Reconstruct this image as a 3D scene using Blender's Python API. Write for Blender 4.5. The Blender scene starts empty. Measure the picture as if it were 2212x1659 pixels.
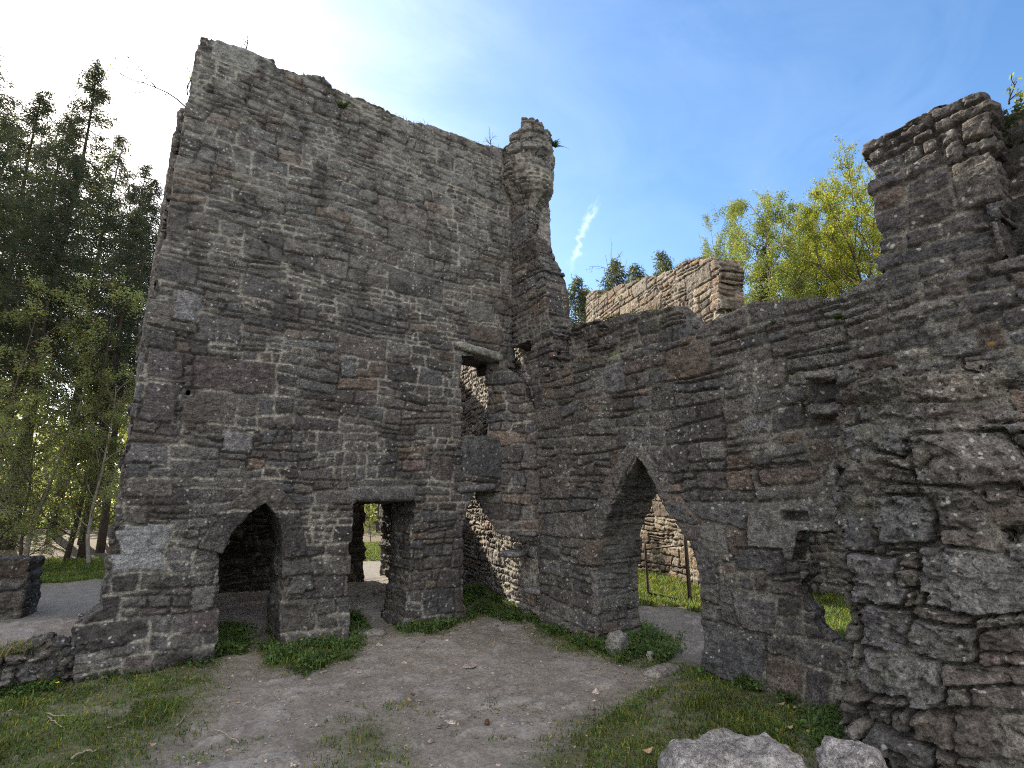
import bpy, math, random
import numpy as np
from mathutils import Vector

sc = bpy.context.scene
C = sc.collection
R = math.radians

# ------------------------------------------------------------------ camera
CAM = np.array([-5.8, -8.27, 2.0]); HEAD = R(35); PITCH = R(12.3); FPX = 1150.0
cam = bpy.data.cameras.new('camera'); camo = bpy.data.objects.new('camera', cam); C.objects.link(camo)
camo.location = CAM; camo.rotation_euler = (R(90) + PITCH, 0, -HEAD)
cam.sensor_width = 36; cam.lens = FPX / 2212 * 36; cam.clip_end = 2000; cam.clip_start = 0.05
sc.camera = camo

def ray(px, py):
    """direction in the world of a point of the 2212 x 1659 survey photograph"""
    a = (px - 1106) / FPX; b = (829.5 - py) / FPX
    f = math.cos(PITCH) - math.sin(PITCH) * b; z = math.sin(PITCH) + math.cos(PITCH) * b
    return np.array([a * math.cos(HEAD) + f * math.sin(HEAD), -a * math.sin(HEAD) + f * math.cos(HEAD), z])
def on_z(px, py, z=0.0):
    d = ray(px, py); return CAM + d * (z - CAM[2]) / d[2]
def on_y(px, py, y=0.0):
    d = ray(px, py); return CAM + d * (y - CAM[1]) / d[1]
def on_x(px, py, x=0.0):
    d = ray(px, py); return CAM + d * (x - CAM[0]) / d[0]
def at_dist(px, py, dist):
    d = ray(px, py); return CAM + d * dist / math.hypot(d[0], d[1])

# ------------------------------------------------------------------ noise
def _hash(x, y, z, seed):
    h = (x.astype(np.int64) * 374761393 + y.astype(np.int64) * 668265263 + z.astype(np.int64) * 2147483647 + int(seed) * 1274126177) & 0xFFFFFFFF
    h = ((h ^ (h >> 13)) * 1274126177) & 0xFFFFFFFF
    h = ((h ^ (h >> 16)) * 2246822519) & 0xFFFFFFFF
    return ((h ^ (h >> 15)) & 0xFFFFFF) / float(0xFFFFFF)
def vnoise(x, y, z=None, seed=0):
    x = np.asarray(x, float); y = np.asarray(y, float)
    z = np.zeros_like(x) if z is None else np.asarray(z, float)
    xi, yi, zi = np.floor(x), np.floor(y), np.floor(z)
    fx, fy, fz = x - xi, y - yi, z - zi
    fx = fx * fx * (3 - 2 * fx); fy = fy * fy * (3 - 2 * fy); fz = fz * fz * (3 - 2 * fz)
    def c(i, j, k): return _hash(xi + i, yi + j, zi + k, seed)
    a = c(0,0,0) * (1 - fx) + c(1,0,0) * fx; b = c(0,1,0) * (1 - fx) + c(1,1,0) * fx
    lo = a * (1 - fy) + b * fy
    if not np.any(fz): return lo
    a = c(0,0,1) * (1 - fx) + c(1,0,1) * fx; b = c(0,1,1) * (1 - fx) + c(1,1,1) * fx
    return lo * (1 - fz) + (a * (1 - fy) + b * fy) * fz
def fbm(x, y, z=None, seed=0, octs=3):
    s = 0.0; a = 0.5; t = 0.0; f = 1.0
    for o in range(octs):
        s = s + a * vnoise(x * f, y * f, None if z is None else z * f, seed + 17 * o); t += a; a *= .5; f *= 2.07
    return s / t
def sstep(a, b, x):
    t = np.clip((x - a) / (b - a), 0, 1); return t * t * (3 - 2 * t)

# ------------------------------------------------------------------ object helpers
def tag(o, label=None, cat=None, group=None, kind=None):
    if label: o['label'] = label
    if cat: o['category'] = cat
    if group: o['group'] = group
    if kind: o['kind'] = kind
    return o
def empty(name, loc, label, cat, group=None):
    o = bpy.data.objects.new(name, None); C.objects.link(o); o.location = loc; o.empty_display_size = .2
    return tag(o, label, cat, group)
def mesh_from(name, verts, faces, mat, attrs=None, smooth=True, parent=None, mats=None, midx=None):
    """faces: list of integer arrays (n,3) / (n,4)"""
    me = bpy.data.meshes.new(name)
    verts = np.ascontiguousarray(verts, dtype=np.float32)
    faces = [np.ascontiguousarray(f, dtype=np.int32) for f in faces if len(f)]
    nl = sum(f.size for f in faces); nf = sum(len(f) for f in faces)
    me.vertices.add(len(verts)); me.vertices.foreach_set('co', verts.ravel())
    me.loops.add(nl); me.polygons.add(nf)
    me.loops.foreach_set('vertex_index', np.concatenate([f.ravel() for f in faces]))
    tot = np.concatenate([np.full(len(f), f.shape[1], np.int32) for f in faces])
    st = np.concatenate([[0], np.cumsum(tot)[:-1]]).astype(np.int32)
    me.polygons.foreach_set('loop_start', st)
    try: me.polygons.foreach_set('loop_total', tot)
    except Exception: pass
    me.polygons.foreach_set('use_smooth', np.full(nf, smooth, bool))
    for k, v in (attrs or {}).items():
        v = np.asarray(v, np.float32)
        if v.ndim == 1:
            me.attributes.new(k, 'FLOAT', 'POINT').data.foreach_set('value', v)
        else:
            c = np.ones((len(v), 4), np.float32); c[:, :3] = v
            me.attributes.new(k, 'FLOAT_COLOR', 'POINT').data.foreach_set('color', c.ravel())
    for m in (mats or [mat]): me.materials.append(m)
    if midx is not None: me.polygons.foreach_set('material_index', np.asarray(midx, np.int32))
    me.update(calc_edges=True); me.validate()
    o = bpy.data.objects.new(name, me); C.objects.link(o)
    if parent is not None:
        o.parent = parent; o.matrix_parent_inverse = parent.matrix_world.inverted() if parent.type == 'MESH' else \
            __import__('mathutils').Matrix.Translation(-parent.location)
    return o
class MB:
    """collects tubes, slabs and leaves for one mesh"""
    def __init__(s): s.v = []; s.q = []; s.t = []; s.n = 0; s.mq = []; s.mt = []
    def add(s, v, q=None, t=None, m=0):
        v = np.asarray(v, float)
        if q is not None and len(q): s.q.append(np.asarray(q) + s.n); s.mq.append(np.full(len(q), m))
        if t is not None and len(t): s.t.append(np.asarray(t) + s.n); s.mt.append(np.full(len(t), m))
        s.v.append(v); s.n += len(v)
    def tube(s, pts, rad, k=6, m=0, cap=True):
        pts = np.asarray(pts, float); n = len(pts); rad = np.broadcast_to(np.asarray(rad, float), (n,))
        tg = np.gradient(pts, axis=0); tg /= np.linalg.norm(tg, axis=1)[:, None] + 1e-9
        ref = np.array([0, 0, 1.0]) if abs(tg[:, 2]).mean() < .8 else np.array([1.0, 0, 0])
        a = np.cross(tg, ref); a /= np.linalg.norm(a, axis=1)[:, None] + 1e-9
        b = np.cross(tg, a)
        th = np.arange(k) * 2 * math.pi / k
        ring = a[:, None, :] * np.cos(th)[None, :, None] + b[:, None, :] * np.sin(th)[None, :, None]
        v = (pts[:, None, :] + ring * rad[:, None, None]).reshape(-1, 3)
        i = np.arange(n - 1)[:, None] * k; j = np.arange(k)[None, :]; j2 = (j + 1) % k
        q = np.stack([i + j, i + j2, i + k + j2, i + k + j], -1).reshape(-1, 4)
        t = []
        if cap:
            t = [(0, e + 1, e) for e in range(1, k - 1)] + [((n - 1) * k, (n - 1) * k + e, (n - 1) * k + e + 1) for e in range(1, k - 1)]
        s.add(v, q, np.array(t) if len(t) else None, m)
    def build(s, name, mat, parent=None, mats=None, smooth=True, attrs=None):
        f = []; mi = []
        if s.q: f.append(np.concatenate(s.q)); mi.append(np.concatenate(s.mq))
        if s.t: f.append(np.concatenate(s.t)); mi.append(np.concatenate(s.mt))
        return mesh_from(name, np.concatenate(s.v), f, mat, attrs, smooth, parent, mats, np.concatenate(mi) if mats else None)

# ------------------------------------------------------------------ materials
def nodes(name):
    m = bpy.data.materials.new(name); m.use_nodes = True
    nt = m.node_tree; b = nt.nodes['Principled BSDF']; b.inputs['Roughness'].default_value = .92
    b.inputs['Specular IOR Level'].default_value = .25
    return m, nt, b
def N(nt, t, **kw):
    n = nt.nodes.new(t)
    for k, v in kw.items():
        if k in n.inputs: n.inputs[k].default_value = v
        else: setattr(n, k, v)
    return n
def ramp(nt, src, stops):
    r = nt.nodes.new('ShaderNodeValToRGB'); e = r.color_ramp.elements
    while len(e) < len(stops): e.new(.5)
    for i, (p, c) in enumerate(stops):
        e[i].position = p; e[i].color = (c, c, c, 1) if isinstance(c, (int, float)) else (*c, 1)
    nt.links.new(src, r.inputs[0]); return r.outputs[0]
def mixc(nt, fac, a, b, mode='MIX'):
    m = nt.nodes.new('ShaderNodeMix'); m.data_type = 'RGBA'; m.blend_type = mode
    for s, v in ((0, fac), (6, a), (7, b)):
        if hasattr(v, 'is_linked'): nt.links.new(v, m.inputs[s])
        else: m.inputs[s].default_value = v if s == 0 else (*v, 1)
    return m.outputs[2]
def stone_mat(name, lichen=.5, pale=0.0, moss=.3, bump=.8, zpale=None):
    m, nt, b = nodes(name); L = nt.links.new
    tc = N(nt, 'ShaderNodeTexCoord'); co = tc.outputs['Object']
    at = N(nt, 'ShaderNodeAttribute', attribute_name='tone')
    n1 = N(nt, 'ShaderNodeTexNoise', Scale=9.0, Detail=8.0, Roughness=.65); L(co, n1.inputs['Vector'])
    n2 = N(nt, 'ShaderNodeTexNoise', Scale=55.0, Detail=6.0, Roughness=.7); L(co, n2.inputs['Vector'])
    n3 = N(nt, 'ShaderNodeTexNoise', Scale=1.1, Detail=4.0, Roughness=.6); L(co, n3.inputs['Vector'])
    mp = N(nt, 'ShaderNodeMapping'); mp.inputs['Scale'].default_value = (14, 14, 34); L(co, mp.inputs['Vector'])
    n4 = N(nt, 'ShaderNodeTexNoise', Scale=1.0, Detail=5.0, Roughness=.6); L(mp.outputs[0], n4.inputs['Vector'])
    c = mixc(nt, 1.0, at.outputs['Color'], ramp(nt, n1.outputs[0], [(.3, .45), (.7, 1.5)]), 'MULTIPLY')
    c = mixc(nt, .8, c, ramp(nt, n2.outputs[0], [(.34, .32), (.66, 1.75)]), 'MULTIPLY')
    c = mixc(nt, .5, c, ramp(nt, n4.outputs[0], [(.35, .65), (.65, 1.3)]), 'MULTIPLY')
    n8 = N(nt, 'ShaderNodeTexNoise', Scale=150.0, Detail=3.0, Roughness=.7); L(co, n8.inputs['Vector'])
    c = mixc(nt, .9, c, ramp(nt, n8.outputs[0], [(.34, .5), (.66, 1.5)]), 'MULTIPLY')
    n9 = N(nt, 'ShaderNodeTexNoise', Scale=22.0, Detail=7.0, Roughness=.75); L(co, n9.inputs['Vector'])
    c = mixc(nt, .8, c, ramp(nt, n9.outputs[0], [(.36, .5), (.64, 1.5)]), 'MULTIPLY')
    # grey crust lichen in broad uneven films
    f = ramp(nt, n3.outputs[0], [(.48, 0.0), (.62, 1.0)])
    mm = N(nt, 'ShaderNodeMath', operation='MULTIPLY'); L(f, mm.inputs[0]); L(ramp(nt, n2.outputs[0], [(.45, 0.0), (.6, 1.0)]), mm.inputs[1])
    m2 = N(nt, 'ShaderNodeMath', operation='MULTIPLY'); L(mm.outputs[0], m2.inputs[0]); m2.inputs[1].default_value = lichen * .7
    c = mixc(nt, m2.outputs[0], c, (.27, .26, .23))
    if zpale:
        sp = N(nt, 'ShaderNodeSeparateXYZ'); L(co, sp.inputs[0])
        mr = N(nt, 'ShaderNodeMapRange'); L(sp.outputs[2], mr.inputs[0]); mr.inputs[1].default_value = zpale[0]; mr.inputs[2].default_value = zpale[1]
        n6 = N(nt, 'ShaderNodeTexNoise', Scale=3.5, Detail=9.0, Roughness=.75); L(co, n6.inputs['Vector'])
        m3 = N(nt, 'ShaderNodeMath', operation='MULTIPLY'); L(mr.outputs[0], m3.inputs[0]); L(ramp(nt, n6.outputs[0], [(.44, 0.0), (.58, 1.0)]), m3.inputs[1])
        m4 = N(nt, 'ShaderNodeMath', operation='MULTIPLY'); L(m3.outputs[0], m4.inputs[0]); m4.inputs[1].default_value = zpale[2]
        c = mixc(nt, m4.outputs[0], c, (.30, .29, .255))
    # white lichen spots
    vo = N(nt, 'ShaderNodeTexVoronoi', Scale=11.0); vo.inputs['Randomness'].default_value = 1.0
    wv = N(nt, 'ShaderNodeVectorMath', operation='ADD'); L(co, wv.inputs[0])
    nw = N(nt, 'ShaderNodeTexNoise', Scale=14.0, Detail=3.0); L(co, nw.inputs['Vector'])
    sv = N(nt, 'ShaderNodeVectorMath', operation='SCALE'); L(nw.outputs['Color'], sv.inputs[0]); sv.inputs['Scale'].default_value = .06
    L(sv.outputs[0], wv.inputs[1]); L(wv.outputs[0], vo.inputs['Vector'])
    spot = ramp(nt, vo.outputs['Distance'], [(.14, 1.0), (.21, 0.0)])
    n5 = N(nt, 'ShaderNodeTexNoise', Scale=1.7, Detail=3.0); L(co, n5.inputs['Vector'])
    sp2 = N(nt, 'ShaderNodeMath', operation='MULTIPLY'); L(spot, sp2.inputs[0]); L(ramp(nt, n5.outputs[0], [(.43, 0.0), (.54, 1.0)]), sp2.inputs[1])
    sp3 = N(nt, 'ShaderNodeMath', operation='MULTIPLY'); L(sp2.outputs[0], sp3.inputs[0]); sp3.inputs[1].default_value = lichen
    c = mixc(nt, sp3.outputs[0], c, (.50, .49, .44))
    # moss and algae
    n7 = N(nt, 'ShaderNodeTexNoise', Scale=2.3, Detail=6.0, Roughness=.7); L(co, n7.inputs['Vector'])
    mo = N(nt, 'ShaderNodeMath', operation='MULTIPLY'); L(ramp(nt, n7.outputs[0], [(.55, 0.0), (.72, 1.0)]), mo.inputs[0]); mo.inputs[1].default_value = moss
    c = mixc(nt, mo.outputs[0], c, (.085, .085, .038))
    L(c, b.inputs['Base Color'])
    bp = N(nt, 'ShaderNodeBump'); bp.inputs['Strength'].default_value = bump; bp.inputs['Distance'].default_value = .03
    ad = N(nt, 'ShaderNodeMath', operation='MULTIPLY_ADD'); L(n1.outputs[0], ad.inputs[0]); ad.inputs[1].default_value = 1.0
    hm = N(nt, 'ShaderNodeMath', operation='MULTIPLY_ADD'); L(n2.outputs[0], hm.inputs[0]); hm.inputs[1].default_value = .45; L(ad.outputs[0], hm.inputs[2])
    L(n4.outputs[0], ad.inputs[2]); L(hm.outputs[0], bp.inputs['Height']); L(bp.outputs[0], b.inputs['Normal'])
    return m
def plain(name, col, rough=.9, var=.5, scale=6.0, bump=.2):
    m, nt, b = nodes(name); L = nt.links.new; b.inputs['Roughness'].default_value = rough
    tc = N(nt, 'ShaderNodeTexCoord'); n1 = N(nt, 'ShaderNodeTexNoise', Scale=scale, Detail=7.0, Roughness=.65); L(tc.outputs['Object'], n1.inputs['Vector'])
    L(mixc(nt, 1.0, col, ramp(nt, n1.outputs[0], [(.3, 1 - var), (.7, 1 + var)]), 'MULTIPLY'), b.inputs['Base Color'])
    bp = N(nt, 'ShaderNodeBump'); bp.inputs['Strength'].default_value = bump; bp.inputs['Distance'].default_value = .02
    L(n1.outputs[0], bp.inputs['Height']); L(bp.outputs[0], b.inputs['Normal']); return m
def leaf_mat(name, col, trans=.45, var=.35, scale=1.2, tcol=None):
    m, nt, b = nodes(name); L = nt.links.new; b.inputs['Roughness'].default_value = .6
    tc = N(nt, 'ShaderNodeTexCoord'); n1 = N(nt, 'ShaderNodeTexNoise', Scale=scale, Detail=5.0, Roughness=.7); L(tc.outputs['Object'], n1.inputs['Vector'])
    at = N(nt, 'ShaderNodeAttribute', attribute_name='tint')
    c = mixc(nt, 1.0, col, ramp(nt, n1.outputs[0], [(.3, 1 - var), (.7, 1 + var)]), 'MULTIPLY')
    c = mixc(nt, 1.0, c, at.outputs['Color'], 'MULTIPLY')
    L(c, b.inputs['Base Color'])
    tr = N(nt, 'ShaderNodeBsdfTranslucent'); c2 = mixc(nt, 1.0, c, tcol or (1.5, 1.5, .8), 'MULTIPLY'); L(c2, tr.inputs['Color'])
    mx = N(nt, 'ShaderNodeMixShader'); mx.inputs[0].default_value = trans
    L(b.outputs[0], mx.inputs[1]); L(tr.outputs[0], mx.inputs[2]); L(mx.outputs[0], nt.nodes['Material Output'].inputs[0]); return m

M = {}
M['tower'] = stone_mat('rubble tower stone', .55, moss=.16, zpale=(3.8, 8.5, .5))
M['wall'] = stone_mat('rubble curtain stone', .6, moss=.3)
M['pier'] = stone_mat('boulder pier stone', .55, moss=.45, bump=.7)
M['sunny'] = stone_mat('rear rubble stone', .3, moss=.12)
M['slab'] = stone_mat('dressed slab stone', .4, moss=.25)
M['rock'] = stone_mat('pale boulder', .6, moss=.55, bump=1.0)
M['iron'] = plain('rusted iron', (.055, .038, .032), .75, .5, 30)
M['bark'] = plain('dark bark', (.06, .045, .035), .95, .5, 9, .6)
M['bark_pale'] = plain('grey birch bark', (.22, .19, .16), .9, .5, 7, .4)
M['twig'] = plain('dry stick wood', (.27, .22, .15), .9, .4, 25)
M['spruce'] = leaf_mat('spruce needles', (.062, .074, .046), .5, .4, .9, (1.25, 1.3, .75))
M['birch'] = leaf_mat('spring birch leaves', (.145, .18, .055), .5, .3)
M['beech'] = leaf_mat('spring beech leaves', (.19, .215, .04), .5, .3)
M['under'] = leaf_mat('young woodland leaves', (.20, .23, .11), .62, .4)
M['ivy'] = leaf_mat('dark ivy leaves', (.03, .045, .018), .25, .4)
M['grass'] = leaf_mat('short grass blades', (.085, .130, .034), .4, .45, 1.6)
M['weed'] = leaf_mat('wall foot weeds', (.075, .125, .036), .35, .4, 3)
M['fern'] = leaf_mat('fern fronds', (.05, .08, .03), .35, .3, 6)
M['straw'] = leaf_mat('dry wall top grass', (.22, .18, .07), .4, .4, 4)
M['petal'] = plain('yellow petals', (.75, .52, .02), .6, .1)
M['dead'] = plain('dry fallen leaf', (.34, .22, .12), .85, .3, 30)
M['cone'] = plain('brown cone scales', (.10, .055, .03), .85, .4, 60, .6)

# ------------------------------------------------------------------ masonry pattern
PAL = np.array([(.104, .091, .088), (.092, .082, .082), (.118, .104, .097), (.094, .091, .092), (.124, .111, .101), (.100, .095, .094), (.110, .098, .093),
                (.138, .108, .090), (.112, .111, .115), (.156, .147, .138), (.080, .072, .071), (.112, .094, .090), (.096, .086, .085), (.120, .113, .107)])
PAL = PAL * np.array((1.035, 1.0, .96))
MORTAR = np.array((.225, .205, .17))
def facet(u, v, su, sv, seed):
    """piecewise planar relief, like broken rock faces; about -.5 to .5"""
    x = u / su; y = v / sv; xi = np.floor(x); yi = np.floor(y); best = np.full(x.shape, 9e9); val = np.zeros(x.shape); z = np.zeros(x.shape)
    for i in (-1, 0, 1):
        for j in (-1, 0, 1):
            a, b = xi + i, yi + j; px = a + _hash(a, b, z, seed); py = b + _hash(a, b, z + 1, seed); dx, dy = x - px, y - py; d = dx * dx + dy * dy; k = d < best
            t = (_hash(a, b, z + 2, seed) - .5) * .6 + dx * (_hash(a, b, z + 3, seed) - .5) * 1.1 + dy * (_hash(a, b, z + 4, seed) - .5) * 1.1
            val = np.where(k, t, val); best = np.minimum(best, d)
    return val
def masonry(u, v, seed=1, rh=(.28, .52), bw=(.5, 1.3), relief=.035, warp=.05, mw=.012, rough=.02, big=(), maxsub=4, mortar=1.0, tone=1.0, pal=None, lam=.45, deep=.05, fac=.012, fsz=.10, bulge=1.0):
    shp = u.shape; u = u.ravel(); v = v.ravel(); rg = np.random.RandomState(seed)
    wu = u + warp * 1.4 * (fbm(u * 3.1, v * 3.1, None, seed + 1, 3) - .5) * 2
    wv = v + warp * (fbm(u * 2.2 + 9, v * 4.0, None, seed + 2, 4) - .5) * 2 + .11 * (fbm(u * .45, v * .7, None, seed + 3, 2) - .5)
    v0, v1 = v.min() - 1.2, v.max() + 1.2; u0, u1 = u.min() - 2, u.max() + 2
    rows = [v0]
    while rows[-1] < v1: rows.append(rows[-1] + rg.uniform(*rh))
    rows = np.array(rows); nr = len(rows) - 1
    per = []
    for r in range(nr):
        e = [u0 - rg.uniform(0, 1)]
        while e[-1] < u1: e.append(e[-1] + rg.uniform(*bw) * (rows[r + 1] - rows[r]) / .4)
        per.append(np.array(e))
    ri = np.clip(np.searchsorted(rows, wv, 'right') - 1, 0, nr - 1)
    off = np.concatenate([[0], np.cumsum([len(p) for p in per])])
    bi = np.zeros(len(u), int); bl = np.zeros(len(u)); br = np.zeros(len(u))
    for r in range(nr):
        k = np.where(ri == r)[0]
        if len(k):
            i = np.clip(np.searchsorted(per[r], wu[k], 'right') - 1, 0, len(per[r]) - 2)
            bi[k] = off[r] + i; bl[k] = per[r][i]; br[k] = per[r][i + 1]
    nb = off[-1]
    nsub = rg.choice([1, 2, 3, 4], nb, p=[.22, .38, .28, .12]); nsub = np.minimum(nsub, maxsub)
    sub = np.ones((nb, 5)); sub[:, 0] = 0
    for n in (2, 3, 4):
        k = nsub == n; w = rg.uniform(.5, 1.5, (k.sum(), n)); w = np.cumsum(w, 1) / w.sum(1)[:, None]; sub[k, 1:n + 1] = w
    nst = np.where(nsub[:, None] == 1, 1, rg.choice([1, 2, 3], (nb, 4), p=[.28, .48, .24]))
    stb = np.ones((nb, 4, 4)); stb[:, :, 0] = 0
    a = rg.uniform(.32, .68, (nb, 4)); stb[:, :, 1] = np.where(nst == 2, a, np.where(nst == 3, rg.uniform(.25, .4, (nb, 4)), 1)); stb[:, :, 2] = np.where(nst == 3, rg.uniform(.58, .75, (nb, 4)), 1)
    fv = (wv - rows[ri]) / (rows[ri + 1] - rows[ri]); fu = (wu - bl) / (br - bl)
    zb = bi * 0; k1 = _hash(bi, zb, zb, seed + 21) - .5; k2_ = _hash(bi, zb + 1, zb, seed + 22) - .5
    wv0 = wv; wu0 = wu; env = np.clip(4 * fv * (1 - fv), 0, 1); env2 = np.clip(4 * fu * (1 - fu), 0, 1)
    wv = wv + k1 * .5 * (fu - .5) * (rows[ri + 1] - rows[ri]) * env; wu = wu + k2_ * .7 * (fv - .5) * (rows[ri + 1] - rows[ri]) * env2
    fv = (wv - rows[ri]) / (rows[ri + 1] - rows[ri]); fu = (wu - bl) / (br - bl)
    sr = (fv[:, None] > sub[bi][:, 1:4]).sum(1); sr = np.minimum(sr, nsub[bi] - 1)
    ss = stb[bi, sr]; sk = (fu[:, None] > ss[:, 1:3]).sum(1); sk = np.minimum(sk, nst[bi, sr] - 1)
    hgt = rows[ri + 1] - rows[ri]; ar = np.arange(len(u))
    t0 = rows[ri] + sub[bi, sr] * hgt; t1 = rows[ri] + sub[bi, sr + 1] * hgt
    l0 = bl + ss[ar, sk] * (br - bl); l1 = bl + ss[ar, sk + 1] * (br - bl)
    sid = bi * 16 + sr * 4 + sk
    for n, bs in enumerate(big):
        k = (wu > bs[0]) & (wu < bs[0] + bs[2]) & (wv > bs[1]) & (wv < bs[1] + bs[3])
        l0[k] = bs[0]; l1[k] = bs[0] + bs[2]; t0[k] = bs[1]; t1[k] = bs[1] + bs[3]; sid[k] = 10 ** 7 + n
        g = .018   # thin joint all round the big stone
        k2 = (~k) & (wu > bs[0] - g) & (wu < bs[0] + bs[2] + g) & (wv > bs[1] - g) & (wv < bs[1] + bs[3] + g)
        l0[k2] = wu[k2] - 1e-4
    dx = np.maximum(np.minimum(wu - l0, l1 - wu), 0); dy = np.maximum(np.minimum(wv - t0, t1 - wv), 0)
    d = dx * dy / np.sqrt(dx * dx + dy * dy + 1e-8)
    d = d + (fbm(u * 22, v * 30, None, seed + 5, 3) - .5) * .022
    z0 = sid * 0
    r1 = _hash(sid, z0, z0, seed + 11); r2 = _hash(sid, z0, z0 + 1, seed + 12); r3 = _hash(sid, z0, z0 + 2, seed + 13); r4 = _hash(sid, z0 + 3, z0, seed + 14)
    fill = sstep(.40, .62, fbm(u * 2.6, v * 2.6, None, seed + 6, 4))          # where mortar survives
    w = mw * (.55 + 1.1 * fill)
    p = sstep(w, w + .015, d)
    h = p * relief * (.45 + .95 * r1) + p * np.minimum(d, .12) * (.10 + .22 * r3) * (relief / .035) * bulge
    h += p * relief * .8 * ((wu - .5 * (l0 + l1)) / (l1 - l0 + .05) * (r2 - .5) + (wv - .5 * (t0 + t1)) / (t1 - t0 + .05) * (r4 - .5) * 1.6)
    h += (fbm(u * 13, v * 17, None, seed + 7, 5) - .5) * rough * 1.5 + p * (fbm(u * 5 + sid % 97, v * 45, None, seed + 8, 2) - .5) * rough * lam
    pit = fbm(u * 26, v * 30, None, seed + 18, 3); h -= sstep(.60, .74, pit) * rough * .9
    fw = (fbm(u * 8, v * 8, None, seed + 61, 2) - .5) * fsz * .8
    h += (.35 + .65 * p) * (facet(u + fw, v + fw, fsz * 1.5, fsz, seed + 60) * fac * 1.6 + facet(u - fw, v + fw, fsz * .6, fsz * .4, seed + 62) * fac * .7)
    h -= (1 - p) * (1.04 - fill) * deep
    h += (fbm(u * .5, v * .5, None, seed + 9, 2) - .5) * relief * .8
    pl = PAL if pal is None else pal
    ci = (r2 * len(pl)).astype(int) % len(pl)
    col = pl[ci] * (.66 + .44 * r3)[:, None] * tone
    for n, bs in enumerate(big):
        if len(bs) > 4: k = sid == 10 ** 7 + n; cb = np.array(bs[4]); col[k] = (.62 * cb + .38 * cb.mean()) * tone
    mor = (np.array((.060, .052, .045)) * (1 - fill[:, None]) + MORTAR * mortar * fill[:, None]) * (.75 + .5 * fbm(u * 4, v * 4, None, seed + 10, 3))[:, None]
    pc = sstep(w * .75, w * .75 + .014, d)[:, None]
    col = mor * (1 - pc) + col * pc
    return dict(h=h.reshape(shp), col=col.reshape(shp + (3,)), cu=(.5 * (l0 + l1) - (wu - u)).reshape(shp), cv=(.5 * (t0 + t1) - (wv - v)).reshape(shp))

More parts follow.
